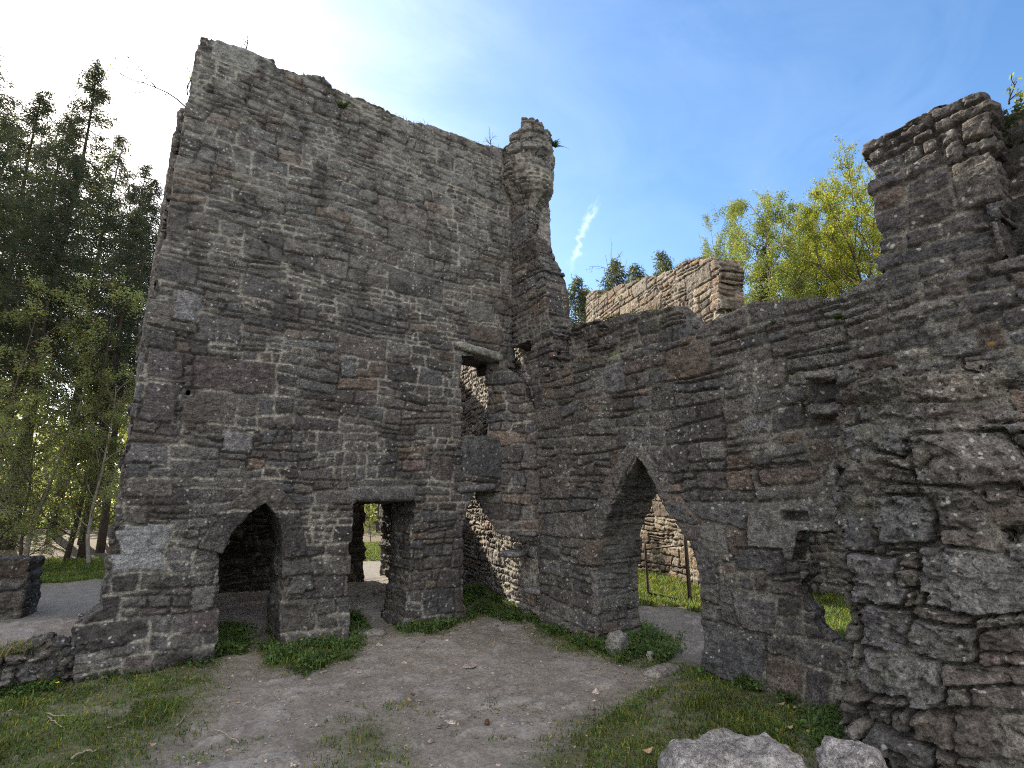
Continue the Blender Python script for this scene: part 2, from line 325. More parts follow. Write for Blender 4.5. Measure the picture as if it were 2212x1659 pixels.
def inside(poly, x, y):
    poly = np.asarray(poly, float); r = np.zeros(x.shape, bool); n = len(poly)
    for i in range(n):
        x0, y0 = poly[i]; x1, y1 = poly[(i + 1) % n]
        if y0 == y1: continue
        c = ((y0 > y) != (y1 > y)) & (x < (x1 - x0) * (y - y0) / (y1 - y0) + x0); r ^= c
    return r
def frame(O, e):
    """a wall frame: u along e (to the right seen from its front), v up, d into the wall"""
    O = np.array(O, float); e = np.array(e, float); e /= np.linalg.norm(e); n = np.array([-e[1], e[0]])
    def P(u, v, d):
        return np.stack([O[0] + e[0] * u + n[0] * d, O[1] + e[1] * u + n[1] * d, O[2] + v], -1)
    return P
def wall(name, P, outline, holes, thick, res, mat, parent=None, thin=None, seed=1, rag=.6, hrag=.15, wob=.03, disp=None, dres=.05, back=True, depth0=0.0, smooth_it=3, **mk):
    out = np.asarray(outline, float)
    us = np.arange(out[:, 0].min() - .15, out[:, 0].max() + .15, res); vs = np.arange(out[:, 1].min() - .02, out[:, 1].max() + .15, res)
    U, V = np.meshgrid(us, vs); m = masonry(U, V, seed, **mk)
    uc, vc = U[:-1, :-1] + res / 2, V[:-1, :-1] + res / 2
    cu, cv = m['cu'][:-1, :-1], m['cv'][:-1, :-1]
    far = np.hypot(cu - uc, cv - vc); k = np.minimum(1, .35 / (far + 1e-6)) * rag
    qu = uc + (cu - uc) * k; qv = vc + (cv - vc) * k
    nz = (fbm(uc * 7, vc * 7, None, seed + 50, 3) - .5) * 2 * wob; nz2 = (fbm(uc * 7 + 50, vc * 7, None, seed + 51, 3) - .5) * 2 * wob
    qv = np.maximum(qv, out[:, 1].min() + 1e-3) if out[:, 1].min() > -.5 else qv
    mask = inside(out, qu + nz, np.maximum(qv + nz2, out[:, 1].min() + 1e-3))
    k = np.minimum(1, .3 / (far + 1e-6)) * hrag
    for hp in holes: mask &= ~inside(hp, uc + (cu - uc) * k + nz * .6, vc + (cv - vc) * k + nz2 * .6)
    for _ in range(2):      # drop specks
        pd = np.pad(mask, 1).astype(int); nb = pd[:-2, 1:-1] + pd[2:, 1:-1] + pd[1:-1, :-2] + pd[1:-1, 2:]
        mask = np.where(nb <= 1, False, np.where(nb >= 4, True, mask)) if True else mask
    nv, nu = U.shape; idx = np.arange(nv * nu).reshape(nv, nu)
    a, b, c, d = idx[:-1, :-1], idx[:-1, 1:], idx[1:, 1:], idx[1:, :-1]
    q = np.stack([a[mask], b[mask], c[mask], d[mask]], -1)
    pd = np.pad(mask, 1)
    E = []
    for s, t, nbm in ((a, b, pd[:-2, 1:-1]), (b, c, pd[1:-1, 2:]), (c, d, pd[2:, 1:-1]), (d, a, pd[1:-1, :-2])):
        k = mask & ~nbm; E.append(np.stack([s[k], t[k]], -1))
    E = np.concatenate(E)
    pu, pv = U.ravel().copy(), V.ravel().copy(); n0 = nv * nu
    bset = np.unique(E); isb = np.zeros(n0, bool); isb[bset] = True
    for _ in range(smooth_it):
        su = np.zeros(n0); sv = np.zeros(n0); ct = np.zeros(n0)
        np.add.at(su, E[:, 0], pu[E[:, 1]]); np.add.at(su, E[:, 1], pu[E[:, 0]])
        np.add.at(sv, E[:, 0], pv[E[:, 1]]); np.add.at(sv, E[:, 1], pv[E[:, 0]])
        np.add.at(ct, E[:, 0], 1); np.add.at(ct, E[:, 1], 1)
        pu[bset] = .5 * pu[bset] + .5 * su[bset] / ct[bset]; pv[bset] = .5 * pv[bset] + .5 * sv[bset] / ct[bset]
    nu_ = np.zeros(n0); nv_ = np.zeros(n0); du = pu[E[:, 1]] - pu[E[:, 0]]; dv = pv[E[:, 1]] - pv[E[:, 0]]
    for kx in (0, 1): np.add.at(nu_, E[:, kx], dv); np.add.at(nv_, E[:, kx], -du)
    ln = np.hypot(nu_, nv_) + 1e-9; nu_ /= ln; nv_ /= ln
    h = m['h'].ravel(); ex = disp(pu, pv) if disp else 0.0
    dep = depth0 - h - ex; dep[isb] += h[isb] * .35
    used = np.unique(q); remap = -np.ones(n0, int); remap[used] = np.arange(len(used))
    verts = [P(pu[used], pv[used], dep[used])]; cols = [m['col'].reshape(-1, 3)[used]]; nn = len(used)
    faces = [remap[q]]
    bremap = -np.ones(n0, int); bremap[bset] = np.arange(len(bset))
    K = max(2, int(round(thick / dres))); prev = remap[E]
    bu, bv, bnu, bnv = pu[bset], pv[bset], nu_[bset], nv_[bset]
    side = np.abs(bnu) > np.abs(bnv); d0 = dep[bset]
    for kk in range(1, K + 1):
        t = thick * kk / K * (thin(bu, bv) if thin else 1.0)
        tt = np.zeros(len(bset)) + t
        dd = d0 * (1 - kk / K) + depth0 * (kk / K) + t
        mm = masonry(np.where(side, tt + 3.3, bu), np.where(side, bv, tt + 7.7), seed + 77, **{x: y for x, y in mk.items() if x != 'big'})
        f = 1.0 if kk < K else .4
        o = (mm['h'] - .02) * f * min(1, kk * dres / .08)
        verts.append(P(bu + bnu * o, bv + bnv * o, dd)); cols.append(mm['col'])
        cur = nn + bremap[E]; nn += len(bset)
        faces.append(np.stack([prev[:, 1], prev[:, 0], cur[:, 0], cur[:, 1]], -1)); prev = cur
    if back:
        inner = used[~isb[used]]; br = -np.ones(n0, int); br[inner] = nn + np.arange(len(inner)); br[bset] = (nn - len(bset)) + np.arange(len(bset))
        verts.append(P(pu[inner], pv[inner], depth0 + thick * (thin(pu[inner], pv[inner]) if thin else 1.0) + h[inner] * .8)); cols.append(m['col'].reshape(-1, 3)[inner])
        faces.append(br[q][:, ::-1])
    return mesh_from(name, np.concatenate(verts), faces, mat, {'tone': np.concatenate(cols)}, True, parent)

def slab(name, centre, size, mat, parent=None, seed=1, rot=0.0, amp=.03, res=.04, tone=(.13, .115, .105), rnd=.25, tilt=(0, 0), freq=5.0):
    """a rough weathered block: a dense box pushed towards a rounded, noisy stone"""
    sx, sy, sz = size; n = [max(2, int(s / res)) for s in size]
    vs = []; fs = []; off = 0
    for ax in range(3):
        for sg in (-1, 1):
            o = [i for i in range(3) if i != ax]; g = [np.linspace(-1, 1, n[i] + 1) for i in o]
            A, B = np.meshgrid(g[0], g[1]); p = np.zeros(A.shape + (3,)); p[..., o[0]] = A; p[..., o[1]] = B; p[..., ax] = sg
            ny, nx = A.shape; id_ = np.arange(ny * nx).reshape(ny, nx) + off
            f = np.stack([id_[:-1, :-1], id_[:-1, 1:], id_[1:, 1:], id_[1:, :-1]], -1).reshape(-1, 4)
            cr = np.cross(np.eye(3)[o[0]], np.eye(3)[o[1]])[ax]
            fs.append(f if cr * sg > 0 else f[:, ::-1]); vs.append(p.reshape(-1, 3)); off += ny * nx
    p = np.concatenate(vs); hs = np.array(size) / 2
    L8 = (np.abs(p) ** 6).sum(1) ** (1 / 6.0); L2 = np.linalg.norm(p, axis=1)
    dirv = p / (L8 * (1 - rnd) + L2 * rnd)[:, None]
    w = dirv * hs
    ro = seed * 3.7
    nrm = dirv / hs; nrm /= np.linalg.norm(nrm, axis=1)[:, None]
    dz = (fbm(w[:, 0] * freq + ro, w[:, 1] * freq, w[:, 2] * freq, seed, 4) - .5) * 2 * amp + (fbm(w[:, 0] * freq * 4 + ro, w[:, 1] * freq * 4, w[:, 2] * freq * 7, seed + 3, 3) - .5) * amp * .7
    w = w + nrm * dz[:, None]
    tx, ty = tilt; w[:, 2] += w[:, 0] * tx + w[:, 1] * ty
    c, s = math.cos(rot), math.sin(rot)
    x = w[:, 0] * c - w[:, 1] * s + centre[0]; y = w[:, 0] * s + w[:, 1] * c + centre[1]
    verts = np.stack([x, y, w[:, 2] + centre[2]], -1)
    # weld face seams
    key = np.round(verts, 4); uq, inv = np.unique(key, axis=0, return_inverse=True); inv = inv.ravel()
    fs = [inv[f] for f in fs]
    tn = np.array(tone)[None, :] * (.7 + .6 * fbm(uq[:, 0] * 3, uq[:, 1] * 3, uq[:, 2] * 3, seed + 5, 3))[:, None]
    return mesh_from(name, uq, fs, mat, {'tone': tn}, True, parent)

# ------------------------------------------------------------------ sun, sky
SUN_AZ, SUN_EL = R(-9.0), R(31.0)                    # azimuth from +Y towards +X
sd = np.array([math.sin(SUN_AZ) * math.cos(SUN_EL), math.cos(SUN_AZ) * math.cos(SUN_EL), math.sin(SUN_EL)])
sun = bpy.data.lights.new('sun', 'SUN'); sun.energy = 5.0; sun.angle = R(.5); sun.color = (1.0, .90, .72)
suno = bpy.data.objects.new('sun', sun); C.objects.link(suno)
suno.rotation_euler = Vector(-sd).to_track_quat('-Z', 'Y').to_euler(); suno.location = (-10, 30, 30)

w = bpy.data.worlds.new('World'); sc.world = w; w.use_nodes = True; nt = w.node_tree; L = nt.links.new
bg = nt.nodes['Background']; bg.inputs['Strength'].default_value = .12
sky = nt.nodes.new('ShaderNodeTexSky'); sky.sky_type = 'NISHITA'; sky.sun_disc = False
sky.sun_elevation = SUN_EL; sky.sun_rotation = SUN_AZ; sky.altitude = 100; sky.air_density = 1.0; sky.dust_density = .8; sky.ozone_density = 1.6
tc = N(nt, 'ShaderNodeTexCoord'); gen = tc.outputs['Generated']
hs = N(nt, 'ShaderNodeHueSaturation'); hs.inputs['Saturation'].default_value = 1.2; L(sky.outputs[0], hs.inputs['Color'])
def cirrus(scale, rot, lo, hi, det=8.0):
    mp = N(nt, 'ShaderNodeMapping'); mp.inputs['Scale'].default_value = scale; mp.inputs['Rotation'].default_value = rot; L(gen, mp.inputs['Vector'])
    n = N(nt, 'ShaderNodeTexNoise', Scale=1.0, Detail=det, Roughness=.62, Distortion=.6); L(mp.outputs[0], n.inputs['Vector'])
    return ramp(nt, n.outputs[0], [(lo, 0.0), (hi, 1.0)])
def near_dir(vec, lo, hi):
    d = N(nt, 'ShaderNodeVectorMath', operation='DOT_PRODUCT'); L(gen, d.inputs[0]); d.inputs[1].default_value = tuple(vec / np.linalg.norm(vec))
    return ramp(nt, d.outputs['Value'], [(lo, 0.0), (hi, 1.0)])
def mul(a, b):
    m = N(nt, 'ShaderNodeMath', operation='MULTIPLY')
    for i, x in enumerate((a, b)):
        if hasattr(x, 'is_linked'): L(x, m.inputs[i])
        else: m.inputs[i].default_value = x
    return m.outputs[0]
thin = cirrus((2.2, 5.0, 7.0), (0, R(25), R(-20)), .42, .80)
c = mixc(nt, mul(thin, .06), hs.outputs[0], (6.5, 7.0, 7.6))
streak = cirrus((1.6, 6.0, 9.0), (R(10), R(35), R(-30)), .36, .66)
c = mixc(nt, mul(streak, mul(near_dir(ray(430, 60), .88, .985), .12)), c, (10.0, 10.3, 10.6))
# one small cirrus wisp beyond the turret
wd = ray(1262, 510); wd = wd / np.linalg.norm(wd)
we = ray(1300, 425) / np.linalg.norm(ray(1300, 425)) - ray(1230, 580) / np.linalg.norm(ray(1230, 580)); wl = np.linalg.norm(we); we /= wl; wn = np.cross(we, wd)
def comp(vec):
    d = N(nt, 'ShaderNodeVectorMath', operation='DOT_PRODUCT'); L(gen, d.inputs[0]); d.inputs[1].default_value = tuple(vec); return d.outputs['Value']
nz = cirrus((16, 16, 16), (0, 0, 0), .3, .7)
def madd(a, k, b):
    m = N(nt, 'ShaderNodeMath', operation='MULTIPLY_ADD'); L(a, m.inputs[0]); m.inputs[1].default_value = k
    if hasattr(b, 'is_linked'): L(b, m.inputs[2])
    else: m.inputs[2].default_value = b
    return m.outputs[0]
al = madd(comp(we), 1.0, -float(np.dot(we, wd))); ac = madd(nz, .030, madd(comp(wn), 1.0, -.015 - float(np.dot(wn, wd))))
def absr(x, lo, hi):
    m = N(nt, 'ShaderNodeMath', operation='ABSOLUTE'); L(x, m.inputs[0]); return ramp(nt, m.outputs[0], [(lo, 1.0), (hi, 0.0)])
wisp = mul(mul(absr(ac, .0, .006), absr(al, wl * .25, wl * .55)), cirrus((30, 30, 30), (0, 0, 0), .25, .6))
c = mixc(nt, mul(wisp, .22), c, (9.0, 9.4, 10.0))
# unseen bright cloud behind the viewer, added as neutral fill for the shaded walls
fill_cloud = cirrus((1.6, 1.6, 3.0), (.3, .2, 0), .34, .60)
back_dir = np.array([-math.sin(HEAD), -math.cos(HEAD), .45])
c = mixc(nt, mul(fill_cloud, mul(near_dir(back_dir, .05, .55), .9)), c, (10.7, 10.2, 9.7))
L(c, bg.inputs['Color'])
sc.view_settings.view_transform = 'Standard'; sc.view_settings.look = 'None'; sc.view_settings.gamma = 1
sc.view_settings.exposure = 1.32
sc.render.engine = 'CYCLES'
sc.cycles.use_denoising = False
sc.cycles.filter_width = 1.1; sc.cycles.max_bounces = 6; sc.cycles.diffuse_bounces = 4; sc.cycles.transmission_bounces = 3; sc.cycles.caustics_reflective = False

# ------------------------------------------------------------------ the tower
tower = empty('ruined_tower', (-3, 0, 0), 'tall roofless ruined stone tower with pointed doorway and round corner turret', 'ruined tower')
Pt = frame((0, 0, 0), (1, 0))
def pxy(pts, y=0.0, keep=None):
    r = []
    for p in pts:
        q = on_y(p[0], p[1], y); r.append((q[0], q[2]))
    return r
arch_in = pxy([(463, 1406), (473, 1286), (480, 1196), (500, 1149), (537, 1109), (571, 1086), (593, 1109), (611, 1139), (613, 1206), (607, 1293), (605, 1379)])
arch_h = [(arch_in[0][0], -.5)] + arch_in + [(arch_in[-1][0], -.5)]
door = pxy([(752, 1350), (758, 1200), (762, 1083), (895, 1079), (887, 1150), (884, 1220), (869, 1350)]); door = [(door[0][0], -.5)] + door + [(door[-1][0], -.5)]
upw = pxy([(997, 942), (996, 850), (998, 768), (1077, 774), (1080, 795), (1104, 795)]); upw = upw + [(.4, upw[-1][1]), (.4, upw[0][1])]
low = pxy([(1002, 1345), (1001, 1150), (1006, 1110), (1024, 1066), (1050, 1062)]); low = [(low[0][0], -.5)] + low + [(.4, low[-1][1]), (.4, -.5)]
putlog = [pxy([(404, 845), (417, 846), (416, 858), (403, 857)])]
top = pxy([(432, 78), (510, 100), (592, 127), (594, 147), (650, 158), (700, 166), (722, 192), (768, 208), (800, 222), (880, 258), (930, 270), (1010, 300), (1086, 322)])
left = pxy([(165, 1440), (160, 1352), (200, 1322), (218, 1312), (216, 1285), (232, 1195), (262, 1020)])
tout = [(.06, -.35), (.06, top[-1][1])] + top[::-1] + left[::-1] + [(left[0][0], -.35)]
big = []
def bigpx(x0, y0, x1, y1, colr):
    a = on_y(x0, y1); b = on_y(x1, y0); big.append((a[0], a[2], b[0] - a[0], b[2] - a[2], colr))
bigpx(240, 1130, 372, 1245, (.285, .28, .275)); bigpx(372, 635, 442, 690, (0.177, 0.162, 0.164)); bigpx(478, 928, 545, 972, (0.198, 0.178, 0.175))
bigpx(1000, 945, 1086, 1030, (.098, .094, .093)); bigpx(1092, 975, 1163, 1028, (0.177, 0.162, 0.128)); bigpx(420, 690, 520, 735, (0.109, 0.090, 0.087))
bigpx(620, 1245, 680, 1290, (0.135, 0.121, 0.118)); bigpx(530, 985, 580, 1010, (0.198, 0.121, 0.077)); bigpx(868, 1000, 925, 1022, (0.177, 0.111, 0.087))
bigpx(310, 760, 400, 812, (0.104, 0.078, 0.077)); bigpx(270, 955, 372, 1000, (0.135, 0.121, 0.118)); bigpx(300, 830, 392, 905, (0.109, 0.084, 0.080))
bigpx(735, 770, 772, 812, (.135, .128, .122)); bigpx(1010, 660, 1070, 690, (0.125, 0.111, 0.092)); bigpx(455, 85, 560, 120, (0.208, 0.199, 0.175))
def tdisp(u, v):
    b = sstep(.75, .1, v) * sstep(-4.2, -4.9, u) * .22 + sstep(.5, 0, v) * .06      # spread footing of the left pier
    return b + (fbm(u * 2.2, v * 3.2, None, 5, 3) - .5) * .2 * sstep(.8, .3, v) * sstep(-4.0, -4.8, u)
wall('wall', Pt, tout, [arch_h, door, upw, low] + putlog, .85, .0165, M['tower'], tower, seed=4, disp=tdisp, big=big,
     rh=(.26, .48), bw=(.36, .95), relief=.014, mw=.007, tone=.75, rag=.12, rough=.012, warp=.03, lam=.25, maxsub=3, deep=.036, fac=.011, fsz=.085, bulge=.35)
# round the pointed door: two big curved stones
def offset_arch(pts, t):
    cx = np.mean([p[0] for p in pts]); r = []
    for x, z in pts:
        d = np.array([x - cx, (z - 1.15) * .9]); d /= np.linalg.norm(d); r.append((x + d[0] * t, z + d[1] * t))
    return r
ai = arch_in[2:9]; ao = offset_arch(ai, .31)
wall('door_arch', Pt, ai + ao[::-1], [], .3, .014, M['slab'], tower, seed=8, depth0=-.055, rag=0, wob=.008, rh=(1.5, 1.9), bw=(3.4, 4.0), relief=.010, maxsub=1, mw=.008, tone=.72, dres=.06)
a, b = on_y(742, 1080), on_y(905, 1052)
slab('lintel', ((a[0] + b[0]) / 2, .2, (a[2] + b[2]) / 2), (b[0] - a[0], .5, .26), M['slab'], tower, 4, amp=.03, rnd=.12, tone=(0.109, 0.099, 0.094))
a, b = on_y(985, 772), on_y(1082, 748)
slab('window_lintel', ((a[0] + b[0]) / 2, .1, (a[2] + b[2]) / 2 + .0), (b[0] - a[0] + .1, .4, .17), M['slab'], tower, 5, amp=.03, rnd=.15, tone=(0.207, 0.200, 0.168), tilt=(-.10, 0))
a, b = on_y(985, 1066), on_y(1072, 1044)
slab('lancet_lintel', ((a[0] + b[0]) / 2, .08, (a[2] + b[2]) / 2), (b[0] - a[0], .35, .14), M['slab'], tower, 6, amp=.03, rnd=.2, tone=(0.098, 0.095, 0.094), tilt=(.10, 0))
# side wall, rear wall, west wall of the roofless room behind
Ps = frame((.10, -.70, 0), (-.191, -.982))
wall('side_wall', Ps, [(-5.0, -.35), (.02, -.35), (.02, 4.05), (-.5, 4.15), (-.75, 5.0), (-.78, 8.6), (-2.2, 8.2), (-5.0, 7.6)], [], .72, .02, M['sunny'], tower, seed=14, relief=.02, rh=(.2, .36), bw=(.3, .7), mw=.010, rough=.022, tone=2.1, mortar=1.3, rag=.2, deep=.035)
od = pxy([(786, 1276), (788, 1095), (790, 1088), (849, 1088), (849, 1276)], 4.2)
wall('rear_wall', frame((0, 4.2, 0), (1, 0)), [(1.9, -.35), (1.9, 7.2), (-1.2, 7.2), (-2.5, 6.4), (-4.2, 6.9), (-6.0, 7.2), (-6.0, -.35)],
     [od, [(-.5, 2.3), (.95, 2.3), (.95, 4.2), (-.5, 4.2)], [(-1.0, 5.39), (.95, 5.39), (.95, 6.62), (-1.0, 6.62)]], .8, .025, M['wall'], tower, seed=15, rh=(.24, .44), relief=.025, rag=.2, tone=.55, mortar=.6)
wall('west_wall', frame((-5.9, 0, 0), (0, -1)), [(-4.2, -.35), (-.84, -.35), (-.84, 8.2), (-2.0, 8.0), (-4.2, 7.2)], [], .7, .04, M['wall'], tower, seed=16)
# splayed infill of the broken corner stair
A0 = np.array([-.45, .40]); A1 = np.array([.10, -.70]); ee = (A1 - A0) / np.linalg.norm(A1 - A0); nn_ = np.array([-ee[1], ee[0]])
def on_panel(px, py):
    d = ray(px, py); t = np.dot(nn_, A0 - CAM[:2]) / np.dot(nn_, d[:2]); q = CAM + d * t
    return (float(np.dot(q[:2] - A0, ee)), float(q[2]))
pan = [on_panel(*p) for p in [(1054, 775), (1085, 790), (1118, 815), (1140, 850), (1158, 890), (1168, 1000), (1170, 1172), (1140, 1168), (1110, 1163), (1075, 1152), (1058, 1128), (1045, 1105), (1030, 1078), (1026, 1060), (1046, 1030), (1052, 940), (1051, 850)]]
wall('stair_infill', frame((A0[0], A0[1], 0), ee), pan, [], .22, .015, M['slab'], tower, seed=17, rag=.1, wob=.02, rh=(.35, .5), bw=(.5, .9), relief=.016, mw=.008, tone=1.1, maxsub=2)
for i, (px, py, sx, sy, sz, rt) in enumerate([(1104, 1197, .40, .50, .11, .5), (1142, 1153, .34, .42, .08, .4), (1158, 1277, .30, .5, .12, .45)]):
    q = on_panel(px, py); xy = A0 + ee * q[0] + nn_ * .05
    slab('stair_tread', (xy[0] + .0, xy[1], q[1]), (sx, sy, sz), M['slab'], tower, 20 + i, rot=rt, amp=.022, rnd=.3, tone=(0.136, 0.130, 0.126))
# turret on the corner
TC = np.array([.32, -.10]); TR = .55
def Pturret(u, v, d):
    rr = TR * (.42 + .58 * sstep(7.88, 8.45, v)) * (1 + .06 * sstep(9.0, 9.05, v) - .06 * sstep(9.18, 9.24, v)) - d
    th = -math.pi * .78 + u / TR
    return np.stack([TC[0] + rr * np.cos(th), TC[1] + rr * np.sin(th), v], -1)
q = [on_x(1150, 275, .0)[2], on_x(1195, 320, .3)[2]]
ul = TR * 2 * math.pi * .93
wall('turret', Pturret, [(0 - TR * .9, 7.6), (ul - TR * .9, 7.6), (ul - TR * .9, 9.3), (ul * .62, 9.4), (TR * 2.1, 9.50), (TR * 1.5, 9.62), (TR * .95, 9.64), (TR * .80, 9.78), (0.02, 9.80), (-TR * .08, 9.52), (-TR * .50, 9.48), (-TR * .56, 9.32), (-TR * .9, 9.3)], [], .22, .016, M['tower'], tower,
     seed=21, rh=(.16, .3), bw=(.35, .8), relief=.018, rag=.12, maxsub=2, tone=1.05, rough=.014, bulge=.4)

# ------------------------------------------------------------------ curtain wall on the right
curtain = empty('curtain_wall', (0, -3.6, 0), 'dark rubble courtyard wall with a pointed doorway and a taller pier at its broken end', 'stone wall')
def pxx(pts, x=0.0):
    r = []
    for p in pts:
        q = on_x(p[0], p[1], x); r.append((-q[1], q[2]))
    return r
cdoor = pxx([(1300, 1345), (1296, 1240), (1303, 1160), (1325, 1085), (1350, 1030), (1376, 988), (1388, 1000), (1408, 1035), (1440, 1090), (1475, 1145), (1502, 1200), (1515, 1270), (1519, 1350), (1520, 1425)])
cdoor = [(cdoor[0][0], -.5)] + cdoor + [(cdoor[-1][0], -.5)]
gap = pxx([(1728, 1148), (1790, 1145), (1840, 1180), (1845, 1400), (1808, 1396), (1780, 1372), (1755, 1350), (1757, 1315), (1732, 1298), (1735, 1255), (1752, 1240), (1748, 1215), (1717, 1203), (1724, 1180)])
slot = pxx([(1696, 1108), (1742, 1107), (1738, 1124), (1702, 1123)])
cut = pxx([(1172, 1345), (1166, 1250), (1166, 1150), (1163, 1000), (1158, 900), (1150, 850), (1143, 800), (1143, 735), (1116, 748)])
cut = [(cut[0][0], -.5)] + cut + [(-.4, cut[-1][1] - .05), (-.4, -.5)]
ctop = pxx([(1104, 430), (1134, 455), (1150, 505), (1164, 553), (1181, 640), (1192, 720), (1200, 788), (1247, 786), (1311, 770), (1367, 758), (1475, 733), (1518, 713), (1575, 670), (1648, 650), (1728, 641), (1805, 643), (1815, 632), (1870, 612), (1918, 594), (1912, 553), (1898, 500), (1880, 433), (1876, 400), (1868, 312), (1948, 277), (2021, 233), (2105, 197), (2128, 213), (2133, 240)])
cout = [(0.0, -.35), (0.0, ctop[0][1])] + ctop + [(7.33, 4.9), (7.36, 3.5), (7.45, -.35)]
cbig = []
def cbigpx(x0, y0, x1, y1, colr):
    a = on_x(x0, y1); b = on_x(x1, y0); cbig.append((-a[1], a[2], a[1] - b[1], b[2] - a[2], colr))
cbigpx(1280, 1235, 1352, 1322, (0.151, 0.126, 0.118)); cbigpx(1590, 1285, 1668, 1352, (0.125, 0.105, 0.100)); cbigpx(1915, 640, 2050, 700, (0.177, 0.147, 0.123))
cbigpx(2030, 560, 2140, 620, (0.135, 0.111, 0.103)); cbigpx(1935, 745, 2010, 790, (0.312, 0.262, 0.205)); cbigpx(1640, 1010, 1770, 1050, (0.156, 0.105, 0.077))
cbigpx(1740, 865, 1840, 905, (0.125, 0.105, 0.092)); cbigpx(1590, 1180, 1690, 1230, (0.104, 0.090, 0.087)); cbigpx(1780, 640, 1900, 690, (0.114, 0.095, 0.092))
def cdisp(u, v):
    d = (fbm(u * 1.4, v * 2.0, None, 9, 3) - .5) * .10 + sstep(.5, 0, v) * .06
    s = np.asarray(slot); sx, sz = s[:, 0].mean(), s[:, 1].mean()
    return d - .2 * sstep(1, .6, np.maximum(np.abs(u - sx) / .16, np.abs(v - sz) / .055))
wall('wall', frame((0, 0, 0), (0, -1)), cout, [cdoor, gap, cut], .84, .0145, M['wall'], curtain, seed=31, disp=cdisp, big=cbig, rh=(.34, .62), bw=(.36, .85), relief=.022, mw=.009, rough=.017, bulge=.35, mortar=.65, rag=.25, warp=.032, tone=.80, lam=.2, maxsub=3, deep=.045, fac=.018, fsz=.11, thin=lambda u, v: (1 - sstep(3.0, 2.0, u) * (.36 * sstep(4.2, 5.2, v) + .42 * sstep(6.0, 7.5, v))) * (1 - .72 * sstep(4.5, 4.85, u) * sstep(6.5, 6.2, u) * sstep(2.4, 2.0, v)))
ci = cdoor[2:14]; cm = np.mean([p[0] for p in ci])
co_ = []
for x, z in ci:
    d = np.array([x - cm, (z - 1.2) * .75]); d /= np.linalg.norm(d); co_.append((x + d[0] * .28, z + d[1] * .28)); ci[len(co_) - 1] = (x + d[0] * .02, z + d[1] * .02)
wall('door_arch', frame((0, 0, 0), (0, -1)), ci[1:11] + co_[1:11][::-1], [], .25, .0145, M['slab'], curtain, seed=33, depth0=-.012, rag=0, wob=.012, rh=(.5, .8), bw=(1.5, 2.0), relief=.014, maxsub=2, mw=.008, tone=.8, dres=.06)
hd = pxx([(1200, 760), (1243, 700), (1300, 690), (1360, 683), (1420, 668), (1452, 661), (1470, 688), (1508, 712), (1535, 735)], .38)
wall('wall_head', frame((.38, 0, 0), (0, -1)), [(hd[0][0], 3.6)] + hd + [(hd[-1][0], 3.6)], [], .45, .018, M['wall'], curtain, seed=34, relief=.035, rh=(.22, .4), bw=(.3, .7), rough=.03, rag=.4, tone=.7, mortar=.6)

wall('wall_core', frame((.42, -7.25, 0), (0, -1)), [(-.1, 2.0), (-.1, 5.15), (.15, 5.5), (.5, 5.3), (.9, 5.6), (1.3, 5.2), (1.3, 2.0)], [], .4, .03, M['wall'], curtain, seed=36, relief=.04, rag=.5, tone=.5)
# ------------------------------------------------------------------ broken boulder pier in front of its near end
pp = pxx([(1806, 812), (1800, 870), (1792, 930), (1788, 1000), (1786, 1060), (1796, 1120), (1826, 1190), (1838, 1250), (1852, 1340), (1856, 1450), (1860, 1500), (1866, 1640)], -.62)[::-1]
pt_ = pxx([(1811, 801), (1862, 796), (1905, 790), (1958, 778), (2021, 765), (2092, 768), (2138, 786), (2160, 900), (2172, 1030), (2190, 1200), (2235, 1400), (2270, 1560)], -.62)
pout = [(pp[0][0], -.35)] + pp + pt_ + [(pt_[-1][0], -.35)]
pbig = []
for x0, y0, x1, y1, cl in [(1905, 775, 2105, 872, (.165, .125, .092)), (1960, 905, 2150, 1045, (.135, .108, .088)), (1806, 900, 1920, 985, (.10, .092, .088)), (1808, 1095, 1868, 1185, (.078, .072, .064)), (1880, 1075, 1985, 1165, (.105, .098, .09)), (1832, 1195, 1925, 1290, (.125, .112, .106)), (1856, 1310, 1960, 1400, (.12, .105, .098)), (1985, 1180, 2190, 1300, (.125, .108, .098)), (1880, 1420, 2040, 1490, (.12, .106, .096))]:
    a = on_x(x0, y1, -.8); b = on_x(x1, y0, -.8); pbig.append((-a[1], a[2], a[1] - b[1], b[2] - a[2], cl))
def pdisp(u, v):
    b = .34 * sstep(1.9, 0, v) - .10 * sstep(2.4, 3.1, v) + (fbm(u * 1.9, v * 2.6, None, 41, 3) - .5) * .34
    b = b - .35 * sstep(.35, 0.0, (u - 5.75)) * sstep(1.0, 2.2, v)
    return b - .30 * sstep(6.7, 7.15, u)
pier = wall('rubble_pier', frame((-.62, 0, 0), (0, -1)), pout, [], .66, .0125, M['pier'], None, seed=43, disp=pdisp, rh=(.30, .58), bw=(.28, .62), relief=.045, mw=.008, rough=.034, lam=.4, deep=.10, fac=.07, fsz=.14, bulge=.15, maxsub=3, mortar=.55, warp=.06, rag=.45, dres=.03, tone=.86, big=pbig, pal=PAL * np.array((1.02, .98, .91)))
PP = frame((-.62, 0, 0), (0, -1))
for i, (px, py, sx, sz, sy) in enumerate([(1772, 812, .36, .12, .36), (1796, 890, .48, .09, .40)]):
    q_ = on_x(px, py, -.16); slab('shelf_stone', (q_[0] + .1, q_[1], q_[2]), (sy, sx, sz), M['slab'], curtain, 210 + i, rot=.1 * i, amp=.05, res=.014, rnd=.45, tone=(.12, .105, .095), freq=6, tilt=(0, .12 - .1 * i))
tag(pier, 'broken pier of big rounded boulders standing before the near end of the courtyard wall', 'stone pier')

